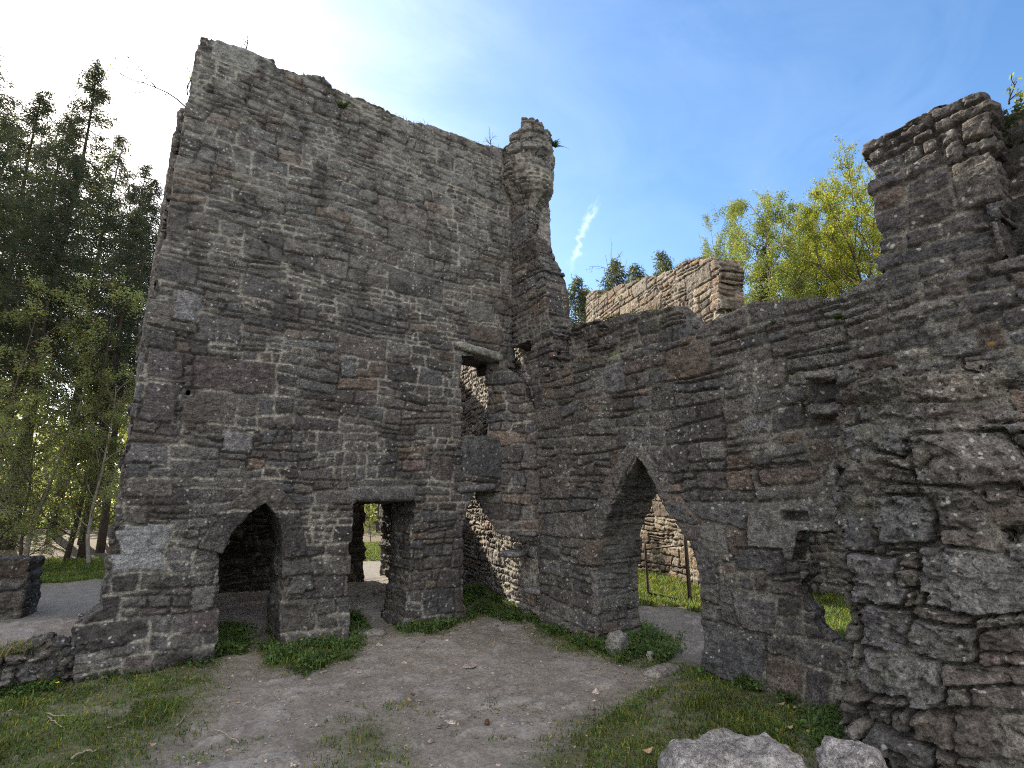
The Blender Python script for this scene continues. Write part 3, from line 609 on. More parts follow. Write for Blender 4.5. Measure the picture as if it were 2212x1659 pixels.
# ------------------------------------------------------------------ walls behind
Bp = np.array([6.5, 3.2]); Ap = np.array([5.0, -1.4]); be = (Ap - Bp) / np.linalg.norm(Ap - Bp); bn = np.array([-be[1], be[0]])
def on_back(px, py):
    d = ray(px, py); t = np.dot(bn, Bp - CAM[:2]) / np.dot(bn, d[:2]); q = CAM + d * t
    return (float(np.dot(q[:2] - Bp, be)), float(q[2]))
bt = [on_back(*p) for p in [(1266, 660), (1268, 636), (1288, 628), (1293, 640), (1345, 614), (1400, 602), (1440, 584), (1482, 562), (1532, 556), (1546, 566), (1553, 575), (1551, 640)]]
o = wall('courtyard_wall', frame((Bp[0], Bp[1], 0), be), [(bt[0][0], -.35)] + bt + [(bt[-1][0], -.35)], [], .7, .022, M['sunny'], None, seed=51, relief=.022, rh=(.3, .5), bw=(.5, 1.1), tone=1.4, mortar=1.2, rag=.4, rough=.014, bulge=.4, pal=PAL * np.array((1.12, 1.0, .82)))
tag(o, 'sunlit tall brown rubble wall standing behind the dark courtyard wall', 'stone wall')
q0 = on_z(45, 1335); 
o = wall('boundary_wall', frame((q0[0], q0[1], 0), (.97, -.24)), [(-3.5, -.3), (0, -.3), (.0, .5), (-.04, .98), (-.7, 1.02), (-3.5, 1.0)], [], .6, .025, M['wall'], None, seed=61, relief=.025, tone=.5, mortar=.5, rag=.05, wob=.015, deep=.03)
tag(o, 'low dark stone wall end beside the gravel path at the frame edge', 'low wall')
o = wall('rubble_footing', frame((-7.9, -.42, 0), (1, .10)), [(-1.2, -.3), (2.0, -.3), (2.02, .42), (1.6, .52), (1.25, .38), (.8, .40), (.3, .36), (-1.2, .34)], [], .55, .016, M['wall'], None, seed=63, relief=.035, rh=(.26, .42), bw=(.3, .6), rough=.06, rag=.3, tone=.7, mortar=.45, disp=lambda u, v: (fbm(u * 2.5, v * 3, None, 64, 3) - .5) * .25)
tag(o, 'knee-high tumbled remains of a wall running left from the tower corner', 'low wall')

o = wall('garden_wall', frame((6.3, -.6, 0), (.22, -1)), [(0, -.3), (0, 2.0), (1.2, 2.5), (3.0, 2.3), (5.0, 2.7), (9.0, 2.5), (9.0, -.3)], [], .6, .035, M['wall'], None, seed=66, relief=.03, tone=.9, rag=.3)
tag(o, 'mossy garden wall glimpsed through the gap in the courtyard wall', 'stone wall')
# ------------------------------------------------------------------ ground
def axis(lo, hi, step, far):
    mid = np.arange(lo, hi + step, step); a = [lo]; s = step
    while a[-1] > -far: s *= 1.25; a.append(a[-1] - s)
    b = [mid[-1]]; s = step
    while b[-1] < far: s *= 1.25; b.append(b[-1] + s)
    return np.concatenate([np.array(a[1:])[::-1], mid, np.array(b[1:])])
gx = axis(-9.5, 3.5, .035, 400); gy = axis(-6.5, 4.5, .035, 400); GX, GY = np.meshgrid(gx, gy)
def zpoly(pts): return [tuple(on_z(*p)[:2]) for p in pts]
lawn = [zpoly(p) for p in [
    [(-900, 1640), (-300, 1520), (0, 1488), (180, 1462), (340, 1432), (455, 1425), (470, 1370), (496, 1372), (503, 1440), (470, 1500), (420, 1560), (330, 1620), (200, 1700), (-400, 1900)],
    [(562, 1378), (605, 1372), (772, 1342), (786, 1385), (745, 1430), (660, 1470), (590, 1455)],
    [(868, 1345), (905, 1330), (1015, 1290), (1010, 1345), (940, 1372), (860, 1372)],
    [(985, 1300), (1070, 1270), (1165, 1285), (1160, 1345), (1085, 1340), (1012, 1325)],
    [(1160, 1290), (1300, 1340), (1375, 1352), (1470, 1378), (1462, 1410), (1420, 1440), (1340, 1430), (1250, 1395), (1165, 1355)],
    [(1445, 1440), (1525, 1430), (1840, 1520), (1880, 1900), (1150, 1800), (1200, 1650), (1300, 1580), (1390, 1510)],
    [(735, 1590), (840, 1560), (880, 1640), (850, 1720), (740, 1700)]]]
rear_lawn = [[(-40, 9.3), (4, 9.3), (3, 13.5), (-40, 13.2)], [(.95, 3.6), (1.0, .2), (3.0, -1.3), (2.6, -2.0), (4.8, -3.6), (5.3, -1.3), (6.9, 3.6)], [(.95, -4.0), (3.2, -3.6), (5.0, -1.7), (6.6, -1.2), (8.4, -9.5), (1.0, -9.0)]]
def lawn_mask(x, y):
    nx = (fbm(x * 1.3, y * 1.3, None, 71, 4) - .5) * .7; ny = (fbm(x * 1.3 + 40, y * 1.3, None, 72, 4) - .5) * .7
    m = np.zeros(x.shape, bool)
    for p in lawn + rear_lawn: m |= inside(p, x + nx, y + ny)
    return m
def gz(x, y):
    room = sstep(.3, 1.6, y) * sstep(5.2, 4.7, y) * sstep(-6.1, -5.9, x) * sstep(.3, .1, x)
    z = .20 * room + (fbm(x * .55, y * .55, None, 81, 3) - .5) * .14
    z = z + sstep(14, 30, np.hypot(x + 5.8, y + 8.27)) * (fbm(x * .08, y * .08, None, 82, 3) - .35) * 1.0
    return z
def lawn_soft(x, y):
    r = np.random.RandomState(17); s = np.zeros(x.shape)
    for _ in range(10):
        a = r.uniform(0, 6.283); d = r.uniform(.05, .42); s += lawn_mask(x + d * math.cos(a), y + d * math.sin(a))
    return s / 10
lm = lawn_soft(GX, GY) * (.55 + .45 * sstep(.38, .58, fbm(GX * 3, GY * 3, None, 78, 4)))
grav = ((GY > 4.4) & (GY < 9.3) & (GX < 6)).astype(float)
stone_n = fbm(GX * 3.2, GY * 4.2, None, 84, 4); flat = sstep(.56, .62, stone_n) * (lm < .1) * (1 - grav)
Z = gz(GX, GY) + (fbm(GX * 6, GY * 6, None, 85, 4) - .5) * .05 + (fbm(GX * 22, GY * 22, None, 86, 2) - .5) * .016 + flat * .022 + lm * .02
dirt = np.array((.186, .162, .138)) * (.72 + .56 * fbm(GX * 1.1, GY * 1.1, None, 87, 4))[..., None]
dirt = dirt * (1 - flat[..., None]) + flat[..., None] * np.array((.220, .198, .176)) * (.8 + .4 * fbm(GX * 7, GY * 7, None, 88, 3))[..., None]
col = dirt * (1 - lm[..., None]) + lm[..., None] * np.array((.085, .085, .040))
col = col * (1 - grav[..., None]) + grav[..., None] * np.array((.150, .135, .120))
far_g = ((GX > 6.2) & (GY < 13)).astype(float)[..., None]; col = col * (1 - far_g) + far_g * np.array((.07, .09, .035))
wood = ((GY > 13.0) | (GX < -20)).astype(float)[..., None]; col = col * (1 - wood) + wood * np.array((.085, .062, .038))
ny_, nx_ = GX.shape; id_ = np.arange(ny_ * nx_).reshape(ny_, nx_)
gq = np.stack([id_[:-1, :-1], id_[:-1, 1:], id_[1:, 1:], id_[1:, :-1]], -1).reshape(-1, 4)
gm, gnt, gb = nodes('bare earth and turf'); tcg = N(gnt, 'ShaderNodeTexCoord'); atg = N(gnt, 'ShaderNodeAttribute', attribute_name='tone')
g1 = N(gnt, 'ShaderNodeTexNoise', Scale=26.0, Detail=8.0, Roughness=.7); gnt.links.new(tcg.outputs['Object'], g1.inputs['Vector'])
g2 = N(gnt, 'ShaderNodeTexVoronoi', Scale=38.0); gnt.links.new(tcg.outputs['Object'], g2.inputs['Vector'])
g3 = N(gnt, 'ShaderNodeTexNoise', Scale=4.0, Detail=6.0, Roughness=.65); gnt.links.new(tcg.outputs['Object'], g3.inputs['Vector'])
cg = mixc(gnt, 1.0, atg.outputs['Color'], ramp(gnt, g1.outputs[0], [(.3, .6), (.7, 1.45)]), 'MULTIPLY')
cg = mixc(gnt, .7, cg, ramp(gnt, g3.outputs[0], [(.3, .7), (.7, 1.3)]), 'MULTIPLY')
peb = ramp(gnt, g2.outputs['Distance'], [(.10, .55), (.22, 0.0)]); cg = mixc(gnt, peb, cg, (.30, .25, .205))
gnt.links.new(cg, gb.inputs['Base Color'])
gbp = N(gnt, 'ShaderNodeBump'); gbp.inputs['Strength'].default_value = .7; gbp.inputs['Distance'].default_value = .02
gnt.links.new(g1.outputs[0], gbp.inputs['Height']); gnt.links.new(gbp.outputs[0], gb.inputs['Normal'])
o = mesh_from('ground', np.stack([GX.ravel(), GY.ravel(), Z.ravel()], -1), [gq], gm, {'tone': col.reshape(-1, 3)})
tag(o, 'trodden bare earth with flat stones and worn turf', 'ground', kind='structure')
def gh(x, y):
    x = np.asarray(x, float); y = np.asarray(y, float)
    i = np.clip(np.searchsorted(gx, x) - 1, 0, len(gx) - 2); j = np.clip(np.searchsorted(gy, y) - 1, 0, len(gy) - 2)
    fx = (x - gx[i]) / (gx[i + 1] - gx[i]); fy = (y - gy[j]) / (gy[j + 1] - gy[j])
    return (Z[j, i] * (1 - fx) + Z[j, i + 1] * fx) * (1 - fy) + (Z[j + 1, i] * (1 - fx) + Z[j + 1, i + 1] * fx) * fy

# ------------------------------------------------------------------ grass and weeds
rng = np.random.RandomState(7)
def blades(p, h, wd, bend, seed=0):
    n = len(p); r = np.random.RandomState(seed); az = r.uniform(0, 6.283, n); d = np.stack([np.cos(az), np.sin(az), 0 * az], -1); s = np.stack([-np.sin(az), np.cos(az), 0 * az], -1)
    up = np.array([0, 0, 1.0]); h = h[:, None]; wd = wd[:, None]; bend = bend[:, None]
    b0 = p - s * wd * .5; b1 = p + s * wd * .5; m = p + up * h * .6 + d * h * bend * .35; t = p + up * h * (1 - .25 * bend) + d * h * bend
    V = np.stack([b0, b1, m + s * wd * .4, m - s * wd * .4, t], 1).reshape(-1, 3); i = np.arange(n) * 5
    return V, np.stack([i, i + 1, i + 2, i + 3], -1), np.stack([i + 3, i + 2, i + 4], -1)
def tints(n, k, seed, dry=.12, dcol=(2.4, 1.5, .9)):
    r = np.random.RandomState(seed); t = r.uniform(.6, 1.4, (n, 1)) * np.stack([r.uniform(.85, 1.2, n), r.uniform(.9, 1.1, n), r.uniform(.8, 1.2, n)], -1)
    dd = r.rand(n) < dry; t[dd] *= np.array(dcol); return np.repeat(t, k, 0)
def scatter(n, x0, x1, y0, y1, seed, fn):
    r = np.random.RandomState(seed); x = r.uniform(x0, x1, n); y = r.uniform(y0, y1, n); k = fn(x, y); return x[k], y[k]
def court(x, y):
    dens = sstep(.34, .60, fbm(x * 3.0, y * 3.0, None, 91, 4)); soft = lawn_soft(x, y) ** 1.4; rr = np.random.RandomState(3).rand(len(x))
    spr = (fbm(x * 2.7, y * 2.7, None, 93, 3) > .66) & (x < -2.2) & (y < -2.0)
    return ((rr < soft * (.18 + .82 * dens)) | (spr & (np.random.RandomState(4).rand(len(x)) < .25))) & (x < .1)
x, y = scatter(330000, -9.5, .2, -6.9, .6, 11, court); n = len(x)
hh = rng.uniform(.012, .055, n) * (.5 + .5 * lawn_soft(x, y)) * (1 + 1.1 * sstep(.5, .7, fbm(x * 1.7, y * 1.7, None, 95, 3)))
v1, q1, t1 = blades(np.stack([x, y, gh(x, y) - .004], -1), hh, rng.uniform(.005, .011, n), rng.uniform(.2, 1.2, n), 1)
x, y = scatter(120000, -16, 6.5, 9, 13.5, 12, lambda x, y: lawn_mask(x, y)); xb, yb = scatter(90000, .9, 7.2, -9, 4, 13, lambda x, y: lawn_mask(x, y)); x, y = np.concatenate([x, xb]), np.concatenate([y, yb]); n2 = len(x)
v2, q2, t2 = blades(np.stack([x, y, gh(x, y) - .005], -1), rng.uniform(.04, .13, n2), rng.uniform(.012, .022, n2), rng.uniform(.2, 1.0, n2), 2)
o = mesh_from('grass', np.concatenate([v1, v2]), [np.concatenate([q1, q2 + len(v1)]), np.concatenate([t1, t2 + len(v1)])], M['grass'], {'tint': tints(n + n2, 5, 5, .2)})
tag(o, 'short worn grass growing over the courtyard earth and behind the ruin', 'grass', kind='stuff')
# taller weeds and clover at the wall feet
weed_lines = [[(600, 1385), (650, 1375), (770, 1350)], [(875, 1345), (940, 1325), (1005, 1308)], [(1000, 1312), (1060, 1296), (1150, 1305)], [(1160, 1315), (1230, 1345), (1300, 1362)], [(1370, 1385), (1440, 1400)],
              [(1530, 1448), (1620, 1480), (1730, 1510), (1835, 1548)], [(200, 1462), (330, 1440), (450, 1428)], [(0, 1500), (120, 1480)], [(1840, 1560), (1850, 1640)], [(470, 1425), (482, 1380)]]
wp = []
for li, ln_ in enumerate(weed_lines):
    pts = np.array([on_z(*p)[:2] for p in ln_]); L_ = np.concatenate([[0], np.cumsum(np.linalg.norm(np.diff(pts, axis=0), axis=1))]); k = int(L_[-1] * 2000)
    s = rng.uniform(0, L_[-1], k); s = s[fbm(s * 3, s * 0 + li, None, 97, 3) > .36]
    px_, py_ = np.interp(s, L_, pts[:, 0]), np.interp(s, L_, pts[:, 1]); off = np.abs(rng.normal(0, .16, len(s)))
    d = pts[-1] - pts[0]; d /= np.linalg.norm(d); nrm = np.array([d[1], -d[0]]); nrm = nrm if np.dot(nrm, CAM[:2] - pts[0]) > 0 else -nrm
    wp.append(np.stack([px_ + nrm[0] * (off - .06), py_ + nrm[1] * (off - .06), np.exp(-off * 4)], -1))
for pi in (1, 2, 3, 4):
    pa = np.array(lawn[pi]); xs, ys = scatter(int(1300 * np.ptp(pa[:, 0]) * np.ptp(pa[:, 1])), pa[:, 0].min(), pa[:, 0].max(), pa[:, 1].min(), pa[:, 1].max(), 300 + pi, lambda x, y: inside(pa, x + (fbm(x * 4, y * 4, None, 301, 3) - .5) * .4, y) & (fbm(x * 3.5, y * 3.5, None, 302, 3) > .40))
    wp.append(np.stack([xs, ys, .35 + .45 * fbm(xs * 2, ys * 2, None, 303, 2)], -1))
wp = np.concatenate(wp); n = len(wp); P3 = np.stack([wp[:, 0], wp[:, 1], gh(wp[:, 0], wp[:, 1])], -1)
va, qa, ta = blades(P3, rng.uniform(.06, .24, n) * (.4 + .7 * wp[:, 2]), rng.uniform(.007, .013, n), rng.uniform(.2, 1.1, n), 3)
def leaves(p, size, seed, flat=.0, asp=.55):
    """small diamond leaves with random tilt; flat pulls their normals upright"""
    n = len(p); r = np.random.RandomState(seed); nr = r.normal(0, 1, (n, 3)); nr[:, 2] = np.abs(nr[:, 2]) + flat; nr /= np.linalg.norm(nr, axis=1)[:, None]
    a = np.cross(nr, r.normal(0, 1, (n, 3))); a /= np.linalg.norm(a, axis=1)[:, None] + 1e-9; b = np.cross(nr, a); s = size[:, None] * .5
    V = np.stack([p - a * s, p + b * s * asp + nr * s * .15, p + a * s, p - b * s * asp + nr * s * .15], 1).reshape(-1, 3); i = np.arange(n) * 4
    return V, np.stack([i, i + 1, i + 2, i + 3], -1)
lp = np.repeat(P3, 2, 0) + rng.normal(0, .05, (2 * n, 3)); lp[:, 2] = np.repeat(P3[:, 2], 2) + rng.uniform(.01, .14, 2 * n) * np.repeat(.4 + .7 * wp[:, 2], 2)
vl, ql = leaves(lp, rng.uniform(.02, .055, 2 * n), 4, 1.2, .8)
o = mesh_from('weeds', np.concatenate([va, vl]), [np.concatenate([qa, ql + len(va)]), ta], M['weed'], {'tint': np.concatenate([tints(n, 5, 6, .05), tints(2 * n, 4, 7, .03)])})
tag(o, 'taller weeds, clover and grass tufts along the wall feet', 'weeds', kind='stuff')
# dry grass and moss fringes along the wall tops
tp = []
def fringe(Pf, pts, k, d1, seed):
    pts = np.array(pts); Ls = np.concatenate([[0], np.cumsum(np.linalg.norm(np.diff(pts, axis=0), axis=1))]); s = np.random.RandomState(seed).uniform(0, Ls[-1], int(k * Ls[-1]))
    s = s[fbm(s * 1.7, s * 0 + seed, None, 99, 3) > .47]; u = np.interp(s, Ls, pts[:, 0]); v = np.interp(s, Ls, pts[:, 1])
    tp.append(Pf(u, v - .03, np.random.RandomState(seed + 1).uniform(.02, d1, len(s))))
fringe(Pt, top, 160, .3, 1); fringe(frame((0, 0, 0), (0, -1)), ctop[10:18], 300, .5, 2); fringe(frame((.38, 0, 0), (0, -1)), hd[1:5], 900, .3, 3); fringe(frame((0, 0, 0), (0, -1)), ctop[7:11], 350, .3, 5)
fringe(frame((0, 0, 0), (0, -1)), ctop[24:28], 220, .4, 4); fringe(frame((Bp[0], Bp[1], 0), be), bt[2:9], 300, .3, 6); fringe(frame((-7.9, -.42, 0), (1, .10)), [(-1.0, .36), (1.5, .42)], 700, .5, 7)
tp = np.concatenate(tp); n = len(tp)
vt, qt, tt_ = blades(tp, rng.uniform(.03, .15, n), rng.uniform(.006, .014, n), rng.uniform(.3, 1.3, n), 8)
o = mesh_from('wall_grass', vt, [qt, tt_], M['straw'], {'tint': tints(n, 5, 9, .5, (.45, .7, .5))})
tag(o, 'dry grass and moss growing along the broken wall tops', 'grass', kind='stuff')
# loose gravel on the trodden earth
x, y = scatter(6500, -8, 0, -6.6, 3, 21, lambda x, y: ~lawn_mask(x, y) & ((y < -.1) | ((y > 0) & (x > -5.6) & (x < -.3))))
pb = MB(); ico = np.array([(1, 0, 0), (-1, 0, 0), (0, 1, 0), (0, -1, 0), (0, 0, 1), (0, 0, -1)], float); it = np.array([(0, 2, 4), (2, 1, 4), (1, 3, 4), (3, 0, 4), (2, 0, 5), (1, 2, 5), (3, 1, 5), (0, 3, 5)])
n = len(x); s = np.exp(rng.normal(-4.85, .65, n)); R3 = rng.normal(0, 1, (n, 6, 3)) * .18
V = (ico[None] + R3) * s[:, None, None] * np.array([1.3, 1, .55]); az = rng.uniform(0, 6.28, n); cx, sx_ = np.cos(az)[:, None], np.sin(az)[:, None]
V = np.stack([V[..., 0] * cx - V[..., 1] * sx_ + x[:, None], V[..., 0] * sx_ + V[..., 1] * cx + y[:, None], V[..., 2] + (gh(x, y) + s * .15)[:, None]], -1).reshape(-1, 3)
F = (it[None] + (np.arange(n) * 6)[:, None, None]).reshape(-1, 3)
o = mesh_from('gravel', V, [F], M['slab'], {'tone': np.repeat(rng.uniform(.6, 1.7, (n, 1)) * np.array((.22, .18, .15)), 6, 0)}, False)
tag(o, 'small stones strewn over the trodden earth', 'gravel', kind='stuff')
# ------------------------------------------------------------------ rocks and small finds
for i, (px, py, z, size, rt, tn, lb) in enumerate([
    (1588, 1672, .13, (1.0, .60, .35), -.6, (.27, .24, .222), 'large pale boulder in the near corner with rusty lichen'),
    (1838, 1672, .12, (.46, .40, .40), .3, (.25, .222, .208), 'smaller pale boulder between the large one and the pier'),
    (1334, 1392, .10, (.28, .25, .30), .4, (.20, .185, .165), 'grey knobbly rock standing in grass by the pointed doorway'),
    (1405, 1420, .03, (.12, .10, .13), .9, (.27, .24, .205), 'fist-sized grey stone in grass right of the knobbly rock')]):
    p = on_z(px, py, z); o = slab('boulder' if i < 2 else 'rock', p, size, M['rock'] if i < 2 else M['slab'], None, 70 + i, rot=rt, amp=.10 if i < 2 else .075, res=.016, tone=tn, rnd=.4, freq=3.2 if i < 2 else 6)
    tag(o, lb, 'rock')
for i, (px, py, sx, sy, lb) in enumerate([(800, 1370, .50, .26, 'flat stepping stone before the square doorway'), (1430, 1447, .55, .26, 'flat pinkish slab at the grass corner by the pointed doorway'),
                                         (805, 1281, .75, .3, 'worn threshold stone of the far door behind the tower')]):
    z = .02 if i < 2 else .2; p = on_z(px, py, z); o = slab('flat_stone', (p[0], p[1], float(gh(p[0], p[1])) + .02), (sx, sy, .11), M['slab'], None, 90 + i, rot=-.3 + .4 * i, amp=.02, res=.025, tone=(.21, .185, .165), rnd=.35, freq=6)
    tag(o, lb, 'flat stone')
sticks = [([(100, 1563), (116, 1583), (128, 1597)], .012, 'short leg of the bent twig in the left grass'), ([(98, 1562), (122, 1566), (160, 1567)], .013, 'pale peeled twig lying flat in the left grass'),
          ([(230, 1590), (262, 1580), (290, 1566)], .011, 'long thin brown stick on worn grass'), ([(290, 1563), (315, 1570), (336, 1578)], .012, 'grey-green stick crossing the end of the thin brown stick'),
          ([(381, 1578), (402, 1562), (425, 1545)], .011, 'straight pale stick slanting up between grass and earth'), ([(460, 1582), (485, 1597), (515, 1612)], .013, 'knotty mossy stick on bare earth'),
          ([(150, 1655), (180, 1640), (205, 1637)], .016, 'thick pale chip of wood at the bottom edge'), ([(1270, 1447), (1300, 1442), (1330, 1436)], .008, 'thin dark twig at the edge of the right grass')]
for pts, r_, lb in sticks:
    mb = MB(); q = []
    for px, py in pts:
        p = on_z(px, py, .0); q.append((p[0], p[1], float(gh(p[0], p[1])) + r_ + .012))
    q = np.array(q); ts = np.linspace(0, 2, 9); qq = np.stack([np.interp(ts, [0, 1, 2], q[:, k]) for k in range(3)], -1); qq += rng.normal(0, .006, qq.shape)
    mb.tube(qq, np.linspace(r_ * .5, r_ * .3, 9) * rng.uniform(.85, 1.15, 9), 6)
    tag(mb.build('stick', M['twig']), lb, 'stick', 'sticks lying on the ground')
for px, py, sz, lb in [(1400, 1643, .09, 'dry curled leaf at the bottom of the right grass'), (1689, 1536, .07, 'pale dead leaf below the wall gap'), (1720, 1545, .06, 'brown dead leaf right of the pale one'),
                       (1708, 1590, .06, 'dead leaf just above the large boulder'), (885, 1528, .07, 'broken wood chip lying on bare earth'), (960, 1458, .05, 'thin straw chip on the bare earth'), (330, 1625, .06, 'dry leaf in the near left grass')]:
    p = on_z(px, py); az = rng.uniform(0, 6.28); a = np.array([math.cos(az), math.sin(az), .15]); b = np.array([-math.sin(az), math.cos(az), .1]); z = float(gh(p[0], p[1])) + .03
    g = np.linspace(-1, 1, 7); v = []; f = []
    for i, t in enumerate(g):
        wdt = sz * .32 * (1 - abs(t) ** 1.6) + .002
        for k, s_ in enumerate((-1, 0, 1)): v.append(np.array([p[0], p[1], z]) + a * t * sz * .5 + b * s_ * wdt + np.array([0, 0, .25 * sz * (t * t + .5 * abs(s_))]))
    for i in range(6):
        for k in range(2): f.append((i * 3 + k, i * 3 + k + 1, i * 3 + 4 + k, i * 3 + 3 + k))
    tag(mesh_from('dead_leaf', np.array(v), [np.array(f)], M['dead']), lb, 'dead leaf', 'leaves and chips fallen on the ground')
p = on_z(1052, 1570); z = float(gh(p[0], p[1])); mb = MB()
t = np.linspace(0, 1, 22); mb.tube(np.stack([p[0] + .035 * (t - .5) * 1.6, p[1] + .08 * (t - .5), z + .022 + 0 * t], -1), (.019 * np.sin(math.pi * (.08 + .86 * t)) ** .7) * (1 + .22 * (np.arange(22) % 3 == 0)), 9)
tag(mb.build('pine_cone', M['cone']), 'small brown spruce cone on the bare earth', 'pine cone')
# leaf litter
x, y = scatter(1500, -9, .2, -6.8, 0, 61, lambda x, y: fbm(x * 1.5, y * 1.5, None, 62, 3) > .42); n = len(x); v, q = leaves(np.stack([x, y, gh(x, y) + .012], -1), rng.uniform(.015, .045, n), 63, 2.5, .45)
tag(mesh_from('leaf_litter', v, [q], M['dead'], {'tint': np.ones((len(v), 3))}), 'scraps of brown leaves and bark strewn over earth and grass', 'leaf litter', kind='stuff')
# buttercups
fl = [(641, 1386), (658, 1382), (676, 1384), (690, 1388), (650, 1401), (1252, 1348), (1232, 1333), (870, 1352), (118, 1503)]
fw = ['buttercup at the left end of the row by the pointed tower door', 'second buttercup in the row by the pointed tower door', 'third buttercup in the row by the pointed tower door', 'buttercup at the right end of the row by the pointed tower door',
      'buttercup a little below the row by the pointed tower door', 'buttercup in the grass before the knobbly rock', 'small buttercup against the foot of the courtyard wall', 'buttercup at the foot of the square doorway', 'lone buttercup in the left lawn']
def flower(p, hgt, lb, sz=.022):
    mb = MB(); mb.tube(np.array([p, p + [.01, 0, hgt * .5], p + [.0, .01, hgt]]), .0022, 4, 1); c_ = p + np.array([0, .01, hgt])
    for k in range(5):
        a = k * 1.2566; d = np.array([math.cos(a), math.sin(a), .45]); s_ = np.array([-math.sin(a), math.cos(a), 0])
        mb.add(np.array([c_, c_ + d * sz * .6 + s_ * sz * .45, c_ + d * sz, c_ + d * sz * .6 - s_ * sz * .45]), [(0, 1, 2, 3)], None, 0)
    tag(mb.build('buttercup', None, None, [M['petal'], M['grass']], attrs={'tint': np.ones((mb.n, 3))}), lb, 'flower', 'yellow flowers')
for (px, py), lb in zip(fl, fw):
    p = on_z(px, py + 8); flower(np.array([p[0], p[1], float(gh(p[0], p[1]))]), .13, lb)
flower(on_x(2152, 785, -.3), .16, 'yellow flower on the shoulder of the boulder pier', .035)
# ferns rooted in joints
def fern(p, nrm, size, lb, k=9, seed=0):
    r = np.random.RandomState(seed); V = []; Q = []; n = 0; nrm = np.array(nrm, float)
    for f in range(k):
        sd_ = np.cross(nrm, [0, 0, 1]); a = r.uniform(-1.3, 1.3); d = nrm * r.uniform(.5, 1) + sd_ * math.sin(a) + np.array([0, 0, r.uniform(.1, .9)]); d /= np.linalg.norm(d); L_ = size * r.uniform(.6, 1.1)
        side = np.cross(d, [0, 0, 1]); side /= np.linalg.norm(side) + 1e-9
        ts_ = np.linspace(0, 1, 6); rr_ = p + d * (L_ * ts_)[:, None] - np.outer(.55 * L_ * ts_ ** 2, [0, 0, 1]); w_ = side * size * .014
        for q_ in rr_: V += [q_ - w_, q_ + w_]
        for i_ in range(5): Q.append((n + 2 * i_, n + 2 * i_ + 1, n + 2 * i_ + 3, n + 2 * i_ + 2))
        n += 12
        for s_ in np.linspace(.08, 1, 12):
            c_ = p + d * L_ * s_ - np.array([0, 0, .55 * L_ * s_ * s_]); wl_ = size * .16 * (1.05 - s_)
            for sg in (-1, 1):
                t = d * .35 + side * sg; V += [c_, c_ + t * wl_ * .5 + d * wl_ * .25, c_ + t * wl_, c_ + t * wl_ * .5 - d * wl_ * .25]; Q.append((n, n + 1, n + 2, n + 3)); n += 4
    tag(mesh_from('wall_fern', np.array(V), [np.array(Q)], M['fern'], {'tint': np.ones((n, 3))}), lb, 'fern', 'ferns rooted in the walls')
W = (-1, 0, .2)
fern(on_x(1236, 1072, -.06), W, .17, 'rosette fern on the courtyard wall left of its pointed doorway', 9, 1)
fern(on_x(1812, 690, -.06), W, .20, 'dark fern in the wall hollow beside the tall shaft', 10, 2); fern(on_x(1795, 762, -.06), W, .13, 'fern spray on a ledge under the dark fern', 8, 3)
fern(on_x(1712, 810, -.06), W, .13, 'small fern in a joint left of the pier shoulder', 8, 4); fern(on_x(1738, 880, -.06), W, .14, 'fern beside the projecting shelf stone of the pier', 8, 5)
fern(on_x(1672, 700, -.06), W, .13, 'fern under the wall top left of the dark hollow', 8, 6); fern(on_y(737, 235, -.06), (0, -1, .3), .30, 'dark tuft near the top of the tower face', 9, 7)
fern(on_y(1090, 332, -.08), (0, -1, .6), .26, 'dry tuft where the tower top meets the turret', 10, 8); fern(np.array(Pturret(np.array(TR * 1.75), np.array(9.45), np.array(-.03))), (-.1, -1, .2), .34, 'dark clump of fern high on the turret', 16, 9)
fern(on_x(1360, 1295, -.04), W, .12, 'small fern beside the pointed doorway', 7, 10); fern(on_x(1215, 795, -.03), W, .17, 'fresh green tuft on the wall top below the torn tower edge', 12, 11)
# iron gate standing in the rear court
g0, g1_ = np.array([3.34, -.19]), np.array([3.52, -1.0]); ge = (g1_ - g0) / np.linalg.norm(g1_ - g0); gn = np.array([-ge[1], ge[0]])
def on_gate(px, py):
    d = ray(px, py); t = np.dot(gn, g0 - CAM[:2]) / np.dot(gn, d[:2]); return CAM + d * t
gate = empty('iron_gate', (g0[0], g0[1], 0), 'rusty open iron field gate seen through the pointed wall doorway', 'gate')
for pts, nm, rr in [([(1393, 1172), (1397, 1230), (1401, 1292)], 'stile', .028), ([(1479, 1156), (1485, 1220), (1491, 1300)], 'stile', .042), ([(1396, 1187), (1481, 1177)], 'rail', .017), ([(1397, 1214), (1484, 1227)], 'rail', .017), ([(1402, 1281), (1489, 1300)], 'rail', .02)]:
    mb = MB(); q = np.array([on_gate(*p) for p in pts]); q[:, 2] = np.maximum(q[:, 2], -.05); ts = np.linspace(0, len(pts) - 1, 10); mb.tube(np.stack([np.interp(ts, range(len(pts)), q[:, k]) for k in range(3)], -1), rr, 6); mb.build(nm, M['iron'], gate)

